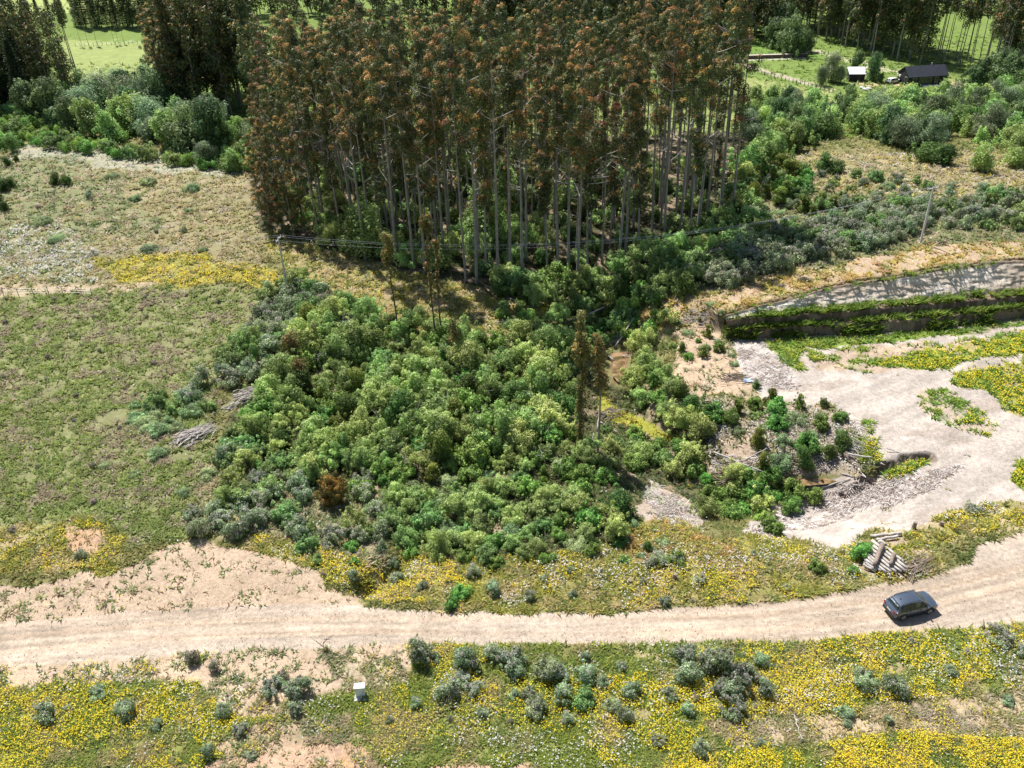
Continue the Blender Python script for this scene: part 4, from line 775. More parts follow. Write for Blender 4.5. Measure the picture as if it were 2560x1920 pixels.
def trunk_mesh(mb, key):
    nf = len(mb.f)
    if mb.dead.n: mb.add(np.concatenate(mb.dead.v), mb.dead.f)
    me = mb.mesh(key+'_trunk', M_BARK, True); me.materials.append(M_DEAD)
    mi = np.zeros(len(me.polygons), np.int32); mi[nf:] = 1; me.polygons.foreach_set('material_index', mi); return me
def tree_kind(key, n, **kw):
    vs = []
    for i in range(n):
        k2 = dict(kw); k2['H'] = kw['H']*(0.93+0.14*((i*37) % 10)/10); k2['c0'] = min(0.75, kw['c0']*(0.85+0.1*(i % 4)))
        mb, fol = eucalyptus(900+sum(map(ord, key))+i*13, **k2)
        vs.append((quads_mesh(key+'_crown', [fol], M_EUC), trunk_mesh(mb, key)))
    KIND[key] = ('eucalyptus_tree', 'tree', vs, 'crown')
tree_kind('euc', 9, H=36, c0=0.56, wid=1.3, ncl=20, lr=0.98, per=120, dead=8, r0=0.28, ls=0.22, tipw=1.0)
tree_kind('eucs', 4, H=33, c0=0.30, wid=1.0, ncl=36, lr=0.75, per=70, dead=4, r0=0.18)
tree_kind('euce', 4, H=33, c0=0.06, wid=2.2, ncl=60, lr=1.0, per=100, dead=7, r0=0.25, tipw=1.1)
tree_kind('eucr', 2, H=35, c0=0.52, wid=1.4, ncl=18, lr=0.95, per=100, dead=3, tips=ETR, tipw=0.8)
tree_kind('eucback', 5, H=30, c0=0.30, wid=1.9, ncl=30, lr=1.25, per=52, dead=3, ls=0.36, tipw=0.45)
def place_tree(key, p, s, label, group, nm=None, v=None, zs=1.0):
    return place(key, (p[0], p[1], p[2]-0.1), s, label, group, v, nm, 'tree', zs)
def hscale(px_, r_):
    u = r_.uniform()
    if px_ < 1000: return 0.62+0.46*u**0.7
    if px_ < 1480: return 0.48+0.52*u
    return 0.52+0.5*u
def capscale(p, s_, a_):
    D = math.hypot(p[0], p[1]); t = max(0.3, (57.5-D*math.tan(math.radians(8.0)))/36)
    return min(s_, t*(0.86+0.14*a_))
front = [(662, 562), (680, 585), (705, 575), (735, 592), (760, 580), (800, 600), (855, 597), (890, 600), (914, 650), (935, 628), (963, 642), (990, 648), (1035, 672), (1063, 684), (1085, 650), (1112, 664), (1165, 706), (1192, 712), (1215, 690), (1245, 718), (1275, 682), (1306, 692), (1368, 702), (1395, 676), (1420, 708), (1442, 724), (1468, 690), (1504, 662), (1546, 668), (1563, 650), (1596, 640), (1630, 602), (1660, 607), (1700, 590), (1722, 612), (1742, 592), (1765, 560), (1800, 552), (1828, 550)]
FP = ground_hit([a for a, b in front], [b for a, b in front])
tgrid = []
for i, p in enumerate(FP):
    a, b = front[i]
    key = 'euce' if a < 770 else ('eucr' if i % 11 == 5 else ('eucs' if i % 4 == 2 else 'euc'))
    lab = 'leafy-to-the-ground eucalyptus at the left front corner of the wood' if a < 770 else ('tall pale-trunked eucalyptus in the front row left of the thick trunk' if a < 1063 else ('thickest pale-trunked eucalyptus of the front row' if a == 1063 else ('tall pale-trunked eucalyptus in the front row right of the thick trunk' if a < 1450 else 'slim pale-trunked eucalyptus at the right front of the wood')))
    place_tree(key, p, capscale(p, random.uniform(0.9, 1.08)*(1.12 if a == 1063 else 1)*(0.50 if a < 700 else 0.62 if a < 745 else 0.78 if a < 805 else 1), random.random()), lab, None if a == 1063 else 'front row of the tall wood, '+('left corner' if a < 770 else 'left half' if a < 1063 else 'right half' if a < 1450 else 'right end'))
    tgrid.append(p)
STAND = [(672, 560), (720, 560), (900, 600), (1070, 640), (1250, 680), (1440, 690), (1560, 640), (1700, 560), (1790, 510), (1830, 400), (1840, 330), (1500, 318), (1100, 300), (640, 285), (660, 400), (670, 470)]
a_ = np.array(STAND); r = np.random.default_rng(5)
Px = r.uniform(-60, 60, 9000); Py = r.uniform(115, 225, 9000); qx, qy = project(np.stack([Px, Py, height(Px, Py)], 1))
m = inpoly(qx, qy, STAND); Px = Px[m]; Py = Py[m]; sel = [tuple(p) for p in tgrid]; new = []
for px_, py_ in zip(Px, Py):
    if all((px_-q[0])**2+(py_-q[1])**2 > 3.3**2 for q in sel): sel.append((px_, py_, 0)); new.append((px_, py_))
new.sort(key=lambda q: q[1]); new = np.array(new); zz = height(new[:, 0], new[:, 1]); qx, qy = project(np.column_stack([new, zz]))
r2 = np.random.default_rng(8); stuff_pts = []; cnt = 0
for i in range(len(new)):
    p = (new[i, 0], new[i, 1], zz[i]); edge = qx[i] < 700
    if qx[i] > 1500 and r2.uniform() < 0.35: continue
    if cnt < 250:
        cnt += 1; u = r2.uniform()
        key = 'euce' if edge else ('eucr' if u < 0.08 else 'eucs' if u < 0.26 else 'euc')
        third = 'left' if qx[i] < 1050 else 'middle' if qx[i] < 1450 else 'right'
        place_tree(key, p, capscale(p, hscale(qx[i], r2)*(0.55 if qx[i] < 690 else 0.75 if qx[i] < 760 else 1), r2.uniform()), {'euce': 'eucalyptus leafy down to the ground on the left side of the wood', 'eucr': 'red-topped eucalyptus inside the %s third of the wood' % third, 'eucs': 'slim full-crowned eucalyptus inside the %s third of the wood' % third, 'euc': 'tall high-crowned eucalyptus inside the %s third of the wood' % third}[key], 'trees inside the %s third of the tall wood' % third)
    else: stuff_pts.append((p, edge))
print('stand individuals', cnt, 'rest', len(stuff_pts))
def merged_wood(name, pts, label, H, c0, wid, ncl, lr, per, ls, pal=E1, tips=ET, tipw=0.6, trunk=M_BARK, nb=6, group=None):
    global LD, LS
    r = np.random.default_rng(len(pts)); base = []; LD, LS = 1.0, 1.0
    for v_ in range(nb):
        mb, fol = eucalyptus(4000+v_*7+len(name), H, c0, wid, ncl, lr, per, dead=2, ls=ls, tips=tips, tipw=tipw, tseg=5); base.append((mb, fol))
    VV = []; CC = []; TV = MB()
    for k_, p in enumerate(pts):
        mb, fol = base[r.integers(nb)]; s = r.uniform(0.82, 1.12); a = r.uniform(0, 2*PI); c_, s_ = math.cos(a)*s, math.sin(a)*s
        R = np.array([[c_, -s_, 0], [s_, c_, 0], [0, 0, s]])
        s3 = capscale(p, s*r.uniform(0.6, 1.0), r.uniform()) if H > 30 else s; R = R*(s3/s); VV.append(fol[0] @ R.T + np.array(p)); CC.append(fol[1]*r.uniform(0.8, 1.2))
        V0 = np.concatenate(mb.v) @ R.T + np.array(p); TV.add(V0, mb.f)
    V = np.concatenate(VV); C = np.clip(np.concatenate(CC), 0.01, 0.8); nl = len(V)//4
    me = mesh_np(name, V, np.arange(len(V)).reshape(-1, 4), M_EUC, C)
    tm = TV.mesh(name+'_t', trunk)
    o = link(name, me); tag(o, label, 'trees', kind='stuff')
    t = link('trunks', tm, o); t['kind'] = 'stuff'
    return o
if stuff_pts: merged_wood('distant_wood', [p for p, e in stuff_pts], 'rear ranks of the tall eucalyptus wood, closing the view behind the counted trees', 34, 0.55, 1.8, 18, 1.3, 56, 0.36)
LD, LS = 1.6, 0.8
# woods further off
BW = lambda where: 'plantation eucalyptus '+where
def stand(poly, spacing, key, smin, smax, label, group, cap=90, seed=0, nm='plantation_tree', zs=1.0, mixk=None):
    r = np.random.default_rng(seed); a = np.array(poly); px = r.uniform(a[:, 0].min(), a[:, 0].max(), 4000); py = r.uniform(a[:, 1].min(), a[:, 1].max(), 4000)
    m = inpoly(px, py, poly); P = ground_hit(px[m], py[m]); got = []
    for p in P:
        if len(got) >= cap: break
        if all((p[0]-q[0])**2+(p[1]-q[1])**2 > spacing**2 for q in got):
            got.append(p); k_ = key if mixk is None or r.uniform() > 0.35 else mixk
            place_tree(k_, p, r.uniform(smin, smax), label, group, nm, zs=zs)
    print('stand', group, len(got))
# dark conifers
def pine(seed, H=24, R=4.2):
    r = np.random.default_rng(seed); VV = []; CC = []
    for k_ in range(24):
        q = 0.08+0.9*k_/24; rr = R*(1-q)**0.8*r.uniform(0.8, 1.1); n = 7
        for j in range(n):
            a = 2*PI*(j+r.uniform(0, 0.8))/n; L_ = np.linspace(0.2, 1, 5)*rr
            lob = [(math.cos(a)*l_, math.sin(a)*l_, H*q-0.18*l_, 0.45+0.25*(1-q), 0.45+0.25*(1-q), 0.3) for l_ in L_]
            v_, c_ = foliage(seed*31+k_*7+j, lob, 9, 0.34, [((0.055, 0.085, 0.035), 3), ((0.08, 0.115, 0.05), 2), ((0.04, 0.06, 0.03), 2)], asp=0.25, rnd=0.8)
            VV.append(v_); CC.append(c_)
    mb = MB(); mb.tube([(0, 0, -0.5), (0, 0, H*0.5), (0, 0, H*0.97)], [0.3, 0.2, 0.04], 6)
    return quads_mesh('pine_crown', [(np.concatenate(VV), np.concatenate(CC))], M_LEAF), mb.mesh('pine_trunk', M_BARKD)
KIND['pine'] = ('pine_tree', 'tree', [pine(1), pine(2, 22, 3.8), pine(3, 26, 4.4)], 'crown')
tree_kind('darkeuc', 4, H=25, c0=0.16, wid=2.3, ncl=44, lr=1.3, per=52, dead=2, ls=0.36, tipw=0.28)
tree_kind('skinny', 3, H=26, c0=0.55, wid=1.1, ncl=16, lr=0.95, per=42, dead=2, ls=0.32, r0=0.16, tipw=0.35)
stand([(440, 300), (560, 290), (660, 300), (660, 250), (560, 225), (450, 235)], 4.2, 'darkeuc', 1.15, 1.35, 'olive and copper eucalyptus in the stand left of the tall wood', 'eucalyptus stand left of the tall wood', cap=60, seed=40)
stand([(400, 250), (480, 240), (480, 290), (430, 300)], 4.0, 'euce', 0.7, 0.85, 'leafy copper-tipped eucalyptus at the left edge of the second stand', 'left edge of the second stand', cap=12, seed=41)
stand([(-60, 215), (60, 205), (140, 225), (190, 245), (170, 262), (100, 268), (-60, 280)], 4.8, 'darkeuc', 0.85, 1.1, 'dark copper-topped eucalyptus in the group at the upper left corner', 'dark tree group at the upper left', cap=36, seed=42, mixk='pine')
stand([(-80, 240), (80, 255), (100, 285), (-80, 300)], 5.2, 'pine', 0.7, 0.95, 'dark pine in front of the upper left tree group', 'dark pines at the upper left', cap=10, seed=43, nm='pine_tree')
stand([(185, 180), (200, 185), (205, 200), (190, 200)], 2.5, 'skinny', 0.95, 1.05, 'bare-trunked eucalyptus leaning out of the upper left group', 'bare-trunked trees at the upper left', cap=3, seed=44)
for i, (a, b, s) in enumerate([(205, 115, 0.42), (222, 114, 0.42), (243, 113, 0.45), (286, 111, 0.36), (297, 111, 0.32), (310, 109, 0.33), (368, 107, 0.26)]):
    p = gp(a, b); place_tree('skinny', p, s*1.15, ['slender field tree, first of the left three', 'slender field tree, second of the left three', 'slender field tree with copper crown, third of the left three', 'slender field tree, tallest of the middle cluster', 'slender field tree inside the middle cluster', 'slender field tree right of the middle cluster', 'small tree alone in the bright field'][i], 'slender trees in the bright field', nm='field_tree')
for i, a in enumerate(range(190, 470, 13)):
    p = gp(a, 64+(i % 3)*3); place_tree('pine' if i % 3 else 'darkeuc', p, 0.6+0.1*(i % 4), 'dark conifer in the hedge line behind the bright field', 'dark tree line behind the bright field', nm='shelterbelt_tree')
for i, a in enumerate(range(-20, 190, 30)):
    p = gp(a, 52+(i % 3)*3); place_tree('pine', p, 0.42+0.06*(i % 3), 'far conifer behind the upper left group', 'far conifers behind the upper left group', nm='shelterbelt_tree')
BACK = [(1900, 40), (1985, 88), (2100, 128), (2200, 158), (2290, 178), (2400, 185), (2440, 205), (2560, 232), (2640, 240), (2640, 200), (2480, 160), (2330, 130), (2200, 105), (2050, 55)]
stand([(1955, 60), (2040, 95), (2130, 128), (2230, 150), (2300, 160), (2280, 115), (2150, 75), (2030, 30)], 3.8, 'eucback', 0.95, 1.15, 'dark plantation eucalyptus beside the pale track', 'plantation along the pale track', cap=130, seed=46, mixk='darkeuc')
stand([(2270, 150), (2400, 178), (2470, 200), (2560, 225), (2640, 235), (2640, 205), (2500, 180), (2380, 140), (2290, 108)], 3.4, 'skinny', 0.9, 1.1, 'thin tall plantation tree behind the black house', 'thin plantation trees behind the black house', cap=110, seed=47, mixk='eucback')
stand([(2410, 225), (2500, 240), (2640, 250), (2640, 225), (2480, 205)], 4.5, 'fardark', 1.0, 1.4, 'dark leafy tree at the right end behind the black house', 'dark trees right of the black house', cap=26, seed=48, nm='leafy_tree')
stand([(2480, 120), (2700, 160), (2700, 235), (2540, 215)], 4.6, 'darkeuc', 0.8, 1.05, 'dark tall tree in the upper right corner', 'dark trees in the upper right corner', cap=26, seed=49)
# far wood closing the top of the frame
r = np.random.default_rng(50)
def scat(poly, sp, n, seed):
    r = np.random.default_rng(seed); a = np.array(poly); px = r.uniform(a[:, 0].min(), a[:, 0].max(), 5000); py = r.uniform(a[:, 1].min(), a[:, 1].max(), 5000); m = inpoly(px, py, poly); P = plane(px[m], py[m]); g_ = []
    for p in P:
        if len(g_) < n and all((p[0]-q[0])**2+(p[1]-q[1])**2 > sp*sp for q in g_): g_.append(p)
    return g_
far_pts = scat([(1250, 20), (1560, 30), (1900, 40), (1960, 70), (1900, 90), (1700, 70), (1400, 55), (1250, 50)], 6.5, 90, 51)+scat([(1900, -40), (2640, -10), (2640, 30), (2100, 20), (1900, 20)], 8, 70, 52)+scat([(480, 25), (1250, 12), (1250, 40), (900, 60), (480, 60)], 7.5, 90, 53)
far_pts += scat([(1150, 45), (1500, 60), (1930, 75), (1930, 105), (1500, 100), (1150, 80)], 5.0, 150, 54)+scat([(1330, 105), (1700, 110), (1700, 135), (1330, 130)], 6.0, 40, 55)
merged_wood('far_wood', far_pts, 'far dark wood along the top edge of the picture', 25, 0.12, 2.6, 26, 1.7, 34, 0.55, tipw=0.15)
for i, (a, b, s) in enumerate([(1985, 140, 1.4), (2010, 130, 1.2), (1960, 128, 1.3), (1935, 120, 1.2), (1950, 105, 1.5)]):
    one('fardark', a, b, s, 'broad dark tree beside the pale track at the top', group='broad dark trees beside the pale track')
LD, LS = 1.6, 0.8
# slender ivy-clad trees standing in the hollow
def slim(px, py, H, segs, label, rust=0.6, r0=0.14, lean=(0, 0), mat=M_BARKD, seed=0, nm='slender_tree'):
    p = gp(px, py); r = np.random.default_rng(seed); e = empty(nm, p, label, 'tree'); lob = []
    tr = lambda q: (lean[0]*q*H+0.15*math.sin(q*5+seed), lean[1]*q*H, H*q)
    for q0, q1, wd, n in segs:
        for i in range(n):
            q = q0+(q1-q0)*(i+r.uniform(0, 1))/n; c = tr(q); a = r.uniform(0, 2*PI); s = wd*r.uniform(0.45, 0.85)
            lob.append((c[0]+math.cos(a)*wd*0.5, c[1]+math.sin(a)*wd*0.5, c[2], s, s, s*1.25))
    pal = [((0.16, 0.14, 0.045), 3), ((0.20, 0.15, 0.05), 2), ((0.11, 0.12, 0.04), 2)]
    f = foliage(seed+70, lob, 70, 0.17, pal, ETR if rust > 0.7 else ET, rust, asp=0.4, droop=1.0)
    link('crown', quads_mesh('slim_crown', [f], M_EUC), e)
    mb = MB(); mb.tube([tr(q) if q else (0, 0, -0.6) for q in (0, 0.25, 0.5, 0.75, 1)], [r0, r0*0.85, r0*0.65, r0*0.4, r0*0.12], 6)
    for i in range(4):
        q = r.uniform(0.3, 0.9); c = tr(q); a = r.uniform(0, 2*PI); mb.tube([c, (c[0]+math.cos(a)*1.0, c[1]+math.sin(a)*1.0, c[2]+0.6)], [0.04, 0.012], 4, False)
    mb.obj('trunk', mat, e); return e
slim(995, 845, 15.5, [(0.30, 0.75, 0.35, 13), (0.75, 1.0, 0.7, 10)], 'slim copper-leaved tree with two-stage crown, leftmost of three above the thicket', 0.5, seed=1)
slim(1090, 862, 18.5, [(0.30, 0.55, 0.35, 10), (0.55, 0.72, 0.45, 5), (0.72, 0.88, 0.3, 4), (0.88, 1.0, 0.65, 7)], 'very tall slim tree with rust tufts, middle of three above the thicket', 0.95, seed=2)
slim(1107, 857, 15.0, [(0.45, 0.95, 0.35, 14), (0.93, 1.0, 0.5, 4)], 'thin bare-stemmed tree with rust tufts, right of the middle one', 0.95, seed=3)
slim(1142, 916, 6.3, [(0.55, 1.0, 0.75, 12)], 'short pole tree with rust crown, rightmost of the group above the thicket', 0.9, seed=4, r0=0.12)
slim(1449, 1118, 17.2, [(0.05, 0.78, 0.5, 42), (0.70, 0.80, 1.0, 8), (0.80, 0.99, 0.55, 8)], 'dark ivy-clad column of a tree with rust tufts near its top', 0.35, r0=0.2, seed=5)
slim(1494, 1130, 15.2, [(0.56, 0.88, 0.75, 15), (0.85, 1.0, 0.55, 6)], 'tree with a bare grey stem and brown drooping crown right of the ivy column', 0.55, r0=0.13, mat=M_DEAD2, seed=6)
slim(740, 930, 5.2, [(0.15, 1.0, 0.9, 26)], 'rust-topped young tree at the upper left of the thicket', 1.0, seed=7, r0=0.08); slim(765, 985, 4.6, [(0.1, 1.0, 0.9, 22)], 'rust and olive young tree below the rust-topped one', 0.8, seed=8, r0=0.08)
slim(815, 1628, 1.7, [(0.0, 0.08, 0.2, 2)], 'bare dead sapling stem at the lower edge of the road', 0.5, r0=0.03, seed=9, nm='dead_sapling')
# ================================================================== built things
def rz(a): return [[math.cos(a), -math.sin(a), 0], [math.sin(a), math.cos(a), 0], [0, 0, 1]]
M_GREY = plain('dark_grey_paint', (0.10, 0.125, 0.165), (0.09, 0.115, 0.155), 0.6, 0.3, 0.5, coat=0.6)
M_GLASS = plain('dark_glass', (0.03, 0.045, 0.045), (0.02, 0.03, 0.03), 1, 0.08)
M_BLK = plain('black_plastic', (0.03, 0.03, 0.032), (0.02, 0.02, 0.022), 3, 0.6)
M_TYRE = plain('tyre_rubber', (0.02, 0.02, 0.02), (0.03, 0.028, 0.026), 5, 0.85)
M_RIM = plain('alloy', (0.5, 0.5, 0.5), (0.42, 0.42, 0.42), 5, 0.35, 0.8)
M_RED = plain('red_lens', (0.28, 0.012, 0.02), (0.2, 0.01, 0.015), 5, 0.25)
M_LENS = plain('clear_lens', (0.30, 0.32, 0.34), (0.22, 0.24, 0.26), 5, 0.15)
M_WHITE = plain('white_paint', (0.8, 0.8, 0.78), (0.72, 0.72, 0.7), 2, 0.5)
M_BLACKM = plain('black_corrugated_metal', (0.028, 0.032, 0.045), (0.02, 0.023, 0.032), 1, 0.5)
M_BWOOD = plain('black_stained_boards', (0.02, 0.02, 0.022), (0.012, 0.012, 0.013), 2, 0.8)
M_WFR = plain('window_frame', (0.35, 0.33, 0.28), (0.3, 0.28, 0.24), 2, 0.5)
def car(root, paint, L=4.6, W=1.86, H=1.68, detail=True):
    hw = W/2
    # x, half width, sill z, belt z, roof z, roof half width, hood flag
    st = [(-2.30, 0.70, 0.42, 0.86, 0.90, 0.66), (-2.22, 0.84, 0.34, 0.98, 1.02, 0.78), (-2.05, 0.90, 0.28, 1.04, 1.10, 0.80), (-1.72, 0.925, 0.24, 1.06, 1.57, 0.60), (-1.35, 0.93, 0.24, 1.05, 1.65, 0.63),
          (-0.6, 0.93, 0.24, 1.03, 1.69, 0.65), (0.15, 0.93, 0.24, 1.01, 1.66, 0.64), (0.50, 0.93, 0.24, 1.00, 1.58, 0.62), (1.22, 0.925, 0.24, 1.00, 1.08, 0.78), (1.35, 0.92, 0.24, 0.99, 1.04, 0.76), (1.85, 0.90, 0.26, 0.93, 0.97, 0.70), (2.15, 0.82, 0.30, 0.82, 0.88, 0.60), (2.28, 0.68, 0.40, 0.70, 0.74, 0.50)]
    k = L/4.6; kw = W/1.86; kh = H/1.69; V = []; nr = 12
    def ring(s):
        x, w_, z0, zb, zr, wr = s; P = [(0, z0), (w_*0.86, z0), (w_, z0+0.2), (w_, zb-0.25), (w_*0.965, zb), (wr+0.03, zr-0.05), (wr*0.72, zr), (0, zr+0.02)]
        return [(x*k, y*kw, z*kh) for y, z in P]
    R = [ring(s) for s in st]; n = len(R[0])
    full = []
    for rg in R: full.append(rg + [(x, -y, z) for x, y, z in rg[::-1]][1:-1])
    m = len(full[0]); V = [p for f in full for p in f]; F = []
    for i in range(len(full)-1):
        for j in range(m):
            j2 = (j+1) % m; F.append((i*m+j, i*m+j2, (i+1)*m+j2, (i+1)*m+j))
    F.append(tuple(range(m))); F.append(tuple((len(full)-1)*m+j for j in range(m))[::-1])
    me = bpy.data.meshes.new('body'); me.from_pydata(V, [], [f[::-1] for f in F]); me.update()
    bm = bmesh.new(); bm.from_mesh(me); bmesh.ops.recalc_face_normals(bm, faces=bm.faces); bm.to_mesh(me); bm.free()
    me.polygons.foreach_set('use_smooth', np.ones(len(me.polygons), bool)); me.materials.append(paint)
    try: me.set_sharp_from_angle(angle=math.radians(38))
    except Exception: pass
    link('body', me, root)
    def pane(name, quad, mat=M_GLASS, off=0.014):
        q = [Vector(p) for p in quad]; nn = (q[1]-q[0]).cross(q[-1]-q[0]).normalized()
        c = sum(q, Vector())/len(q)
        if nn.dot(c-Vector((0, 0, 0.8))) < 0: nn = -nn
        q = [c+(p-c)*0.94+nn*off for p in q]; b = MB(); inn = [p-nn*0.03 for p in q]; N = len(q)
        b.add([tuple(p) for p in q+inn], [tuple(range(N))]+[(i, (i+1) % N, N+(i+1) % N, N+i) for i in range(N)]); return b.obj(name, mat, root)
    # side glass between belt (index 4) and roof edge (index 5)
    for sgn in (1, -1):
        f = lambda i, j, a=0.0: (R[i][j][0], sgn*R[i][j][1], R[i][j][2])
        for i0, i1 in ((3, 4), (4, 5), (5, 7)):
            pane('side_window', [f(i0, 4), f(i1, 4), f(i1, 5), f(i0, 5)])
        q = [f(7, 4), f(8, 4), f(8, 4), f(7, 5)]; pane('quarter_window', [q[0], ((q[1][0]-0.15), q[1][1], q[1][2]), q[3]])
    lerp = lambda a, b, t: tuple(a[i]+(b[i]-a[i])*t for i in range(3))
    def band(i0, i1, t0, t1, name, inset=0.92):
        A = lerp(R[i0][6], R[i1][6], t0); B = lerp(R[i0][6], R[i1][6], t1); A5 = lerp(R[i0][5], R[i1][5], t0); B5 = lerp(R[i0][5], R[i1][5], t1)
        pts = [(A5[0], A5[1]*inset, A5[2]), (B5[0], B5[1]*inset, B5[2]), (B[0], B[1], B[2]+0.005), (B[0], -B[1], B[2]+0.005), (B5[0], -B5[1]*inset, B5[2]), (A5[0], -A5[1]*inset, A5[2]), (A[0], -A[1], A[2]+0.005), (A[0], A[1], A[2]+0.005)]
        q = [Vector(p) for p in pts]; d = Vector((-(R[i1][6][2]-R[i0][6][2]), 0, (R[i1][6][0]-R[i0][6][0]))).normalized()
        if d.z < 0: d = -d
        q = [p+d*0.02 for p in q]; b = MB(); inn = [p-d*0.05 for p in q]
        b.add([tuple(p) for p in q+inn], [tuple(range(8))]+[(i, (i+1) % 8, 8+(i+1) % 8, 8+i) for i in range(8)]); b.obj(name, M_GLASS, root)
    band(7, 8, 0.03, 0.93, 'windshield'); band(2, 3, 0.12, 0.88, 'rear_window')
    for sx in (1, -1):
        for sy in (1, -1):
            x = (1.33 if sx > 0 else -1.36)*k; y = sy*(hw*kw/1.0-0.10)*1.0
            wh = MB(); wh.tube([(x, sy*(hw-0.24), 0.35), (x, sy*(hw-0.01), 0.35), (x, sy*(hw+0.012), 0.35)], [0.35, 0.35, 0.30], 20); w_ = wh.obj('wheel', M_TYRE, root)
            rm = MB(); rm.tube([(x, sy*(hw-0.05), 0.35), (x, sy*(hw+0.02), 0.35)], [0.235, 0.22], 16)
            for q in range(5):
                a = 2*PI*q/5; rm.box((x+math.cos(a)*0.12, sy*(hw+0.025), 0.35+math.sin(a)*0.12), (0.05, 0.02, 0.05))
            rm.obj('rim', M_RIM, w_)
            ar = MB(); pts = [(x+math.cos(t)*0.41, sy*(hw+0.004), 0.36+math.sin(t)*0.41) for t in np.linspace(-0.25, PI+0.25, 12)]; ar.tube(pts, [0.045]*12, 5); ar.obj('wheel_arch', M_BLK, root)
    for sy in (1, -1):
        b = MB(); b.box((-2.17*k, sy*0.68*kw, 0.96*kh), (0.22, 0.34, 0.10), rz(-sy*0.30)); b.obj('tail_light', M_RED, root)
        b = MB(); b.box((2.10*k, sy*0.66*kw, 0.80*kh), (0.26, 0.34, 0.11), rz(-sy*0.55)); b.obj('headlight', M_LENS, root)
        b = MB(); b.box((0.92*k, sy*(hw+0.09), 1.06*kh), (0.14, 0.20, 0.13)); b.obj('side_mirror', paint, root)
        b = MB(); b.box((-0.05, sy*(hw-0.005), 0.30), (1.9*k, 0.06, 0.12)); b.obj('sill_trim', M_BLK, root)
        if detail:
            for x in (-0.75, 0.25): b = MB(); b.box((x, sy*(hw+0.012), 0.90), (0.16, 0.03, 0.035)); b.obj('door_handle', paint, root)
    b = MB(); b.box((-2.24*k, 0, 0.50), (0.16, 1.5, 0.26)); b.obj('rear_bumper', M_BLK, root)
    b = MB(); b.box((2.22*k, 0, 0.44), (0.14, 1.3, 0.24)); b.obj('front_bumper', M_BLK, root)
    b = MB(); b.box((2.26*k, 0, 0.63), (0.06, 0.9, 0.12)); b.obj('grille', M_BLK, root)
    if detail:
        b = MB(); b.box((-2.29*k, 0, 0.78), (0.04, 0.5, 0.12)); b.obj('license_plate', M_WHITE, root)
        b = MB(); b.box((-1.86*k, 0, 1.46*kh), (0.20, 1.16, 0.035), [[0.88, 0, 0.47], [0, 1, 0], [-0.47, 0, 0.88]]); b.obj('spoiler', M_RIM, root)
        for sy in (1, -1):
            b = MB(); b.tube([(-1.5, sy*0.60, 1.60), (-1.3, sy*0.61, 1.70), (0.0, sy*0.62, 1.73), (0.3, sy*0.61, 1.66)], [0.022]*4, 6); b.obj('roof_rail', M_BLK, root)
            for x in (-1.05, 0.0, 0.86):
                b = MB(); b.box((x, sy*(hw+0.001), 0.70), (0.022, 0.012, 0.62)); b.obj('door_gap', M_BLK, root)
        b = MB(); b.box((-1.25, 0.0, 1.70), (0.12, 0.04, 0.06)); b.obj('roof_antenna', M_BLK, root)
        b = MB(); b.box((-2.26*k, 0, 0.93*kh), (0.03, 1.0, 0.04)); b.obj('tailgate_trim', M_RIM, root)
wr = gp(2256, 1553); wf = gp(2323, 1537)
hd = math.atan2(wf.y-wr.y, wf.x-wr.x); side = Vector((-math.sin(hd), math.cos(hd), 0)); mid = (wr+wf)/2 + side*0.92
e = empty('suv_car', (mid.x, mid.y, float(height(mid.x, mid.y))+0.005), 'dark grey five-door suv standing on the pale dirt road', 'car', None, hd); car(e, M_GREY, 4.42)
p = gp(2232, 208)
e = empty('parked_car', p, 'small white car parked at the left gable of the black house', 'car', None, math.radians(25)); car(e, M_WHITE, 4.3, 1.75, 1.45, False)
# utility poles and wires
def pole(px, py, H, label, arm_az):
    p = gp(px, py); e = empty('utility_pole', p, label, 'utility pole')
    mb = MB(); mb.box((0, 0, H/2-0.3), (0.30, 0.26, H+0.6)); V0 = np.concatenate(mb.v)
    s = np.where(V0[:, 2] > 1, 0.62, 1.0); V0[:, 0] *= s; V0[:, 1] *= s; mb.v = [V0]; mb.obj('post', M_CONC, e)
    c, s = math.cos(arm_az), math.sin(arm_az); mb = MB(); mb.box((0, 0, H-0.25), (2.2, 0.11, 0.13), rz(arm_az)); mb.obj('crossarm', M_CONC, e)
    tips = []
    for t in (-1.0, 0.35, 1.0):
        mb = MB(); mb.tube([(c*t, s*t, H-0.2), (c*t, s*t, H-0.08), (c*t, s*t, H+0.08)], [0.05, 0.08, 0.05], 8); mb.obj('insulator', M_WHITE, e); tips.append(Vector((p.x+c*t, p.y+s*t, p.z+H+0.06)))
    return tips
pA = pole(721, 735, 9.0, 'concrete power pole in the yellow flowers left of the wood', PI/2-0.12)
pB = pole(2301, 607, 8.6, 'concrete power pole among the grey saplings above the cut bank', 0.35)
M_WIRE = plain('aluminium_wire', (0.55, 0.56, 0.57), (0.45, 0.46, 0.47), 2, 0.45, 0.3)
pL = [t+Vector((-95, -1+i*0.0, -1.0)) for i, t in enumerate(pA)]; pR = [t+Vector((60, 22, 4)) for t in pB]
def wire(a, b, sag, lab, grp):
    pts = [a.lerp(b, t)-Vector((0, 0, sag*4*t*(1-t))) for t in np.linspace(0, 1, 41)]
    mb = MB(); mb.tube(pts, [0.016]*41, 5, False); o = mb.obj('power_line', M_WIRE); tag(o, lab, 'wire', grp)
for i in range(3):
    nmn = ('nearest', 'middle', 'farthest')[i]
    wire(pL[i], pA[i], 1.4, 'thin %s power wire running left from the left pole' % nmn, 'wires left of the left pole')
    wire(pA[i], pB[i], 4.6, 'thin %s power wire sagging past the tall wood between both poles' % nmn, 'wires between the two poles')
    wire(pB[i], pR[i], 1.5, 'thin %s power wire running right from the right pole' % nmn, 'wires right of the right pole')
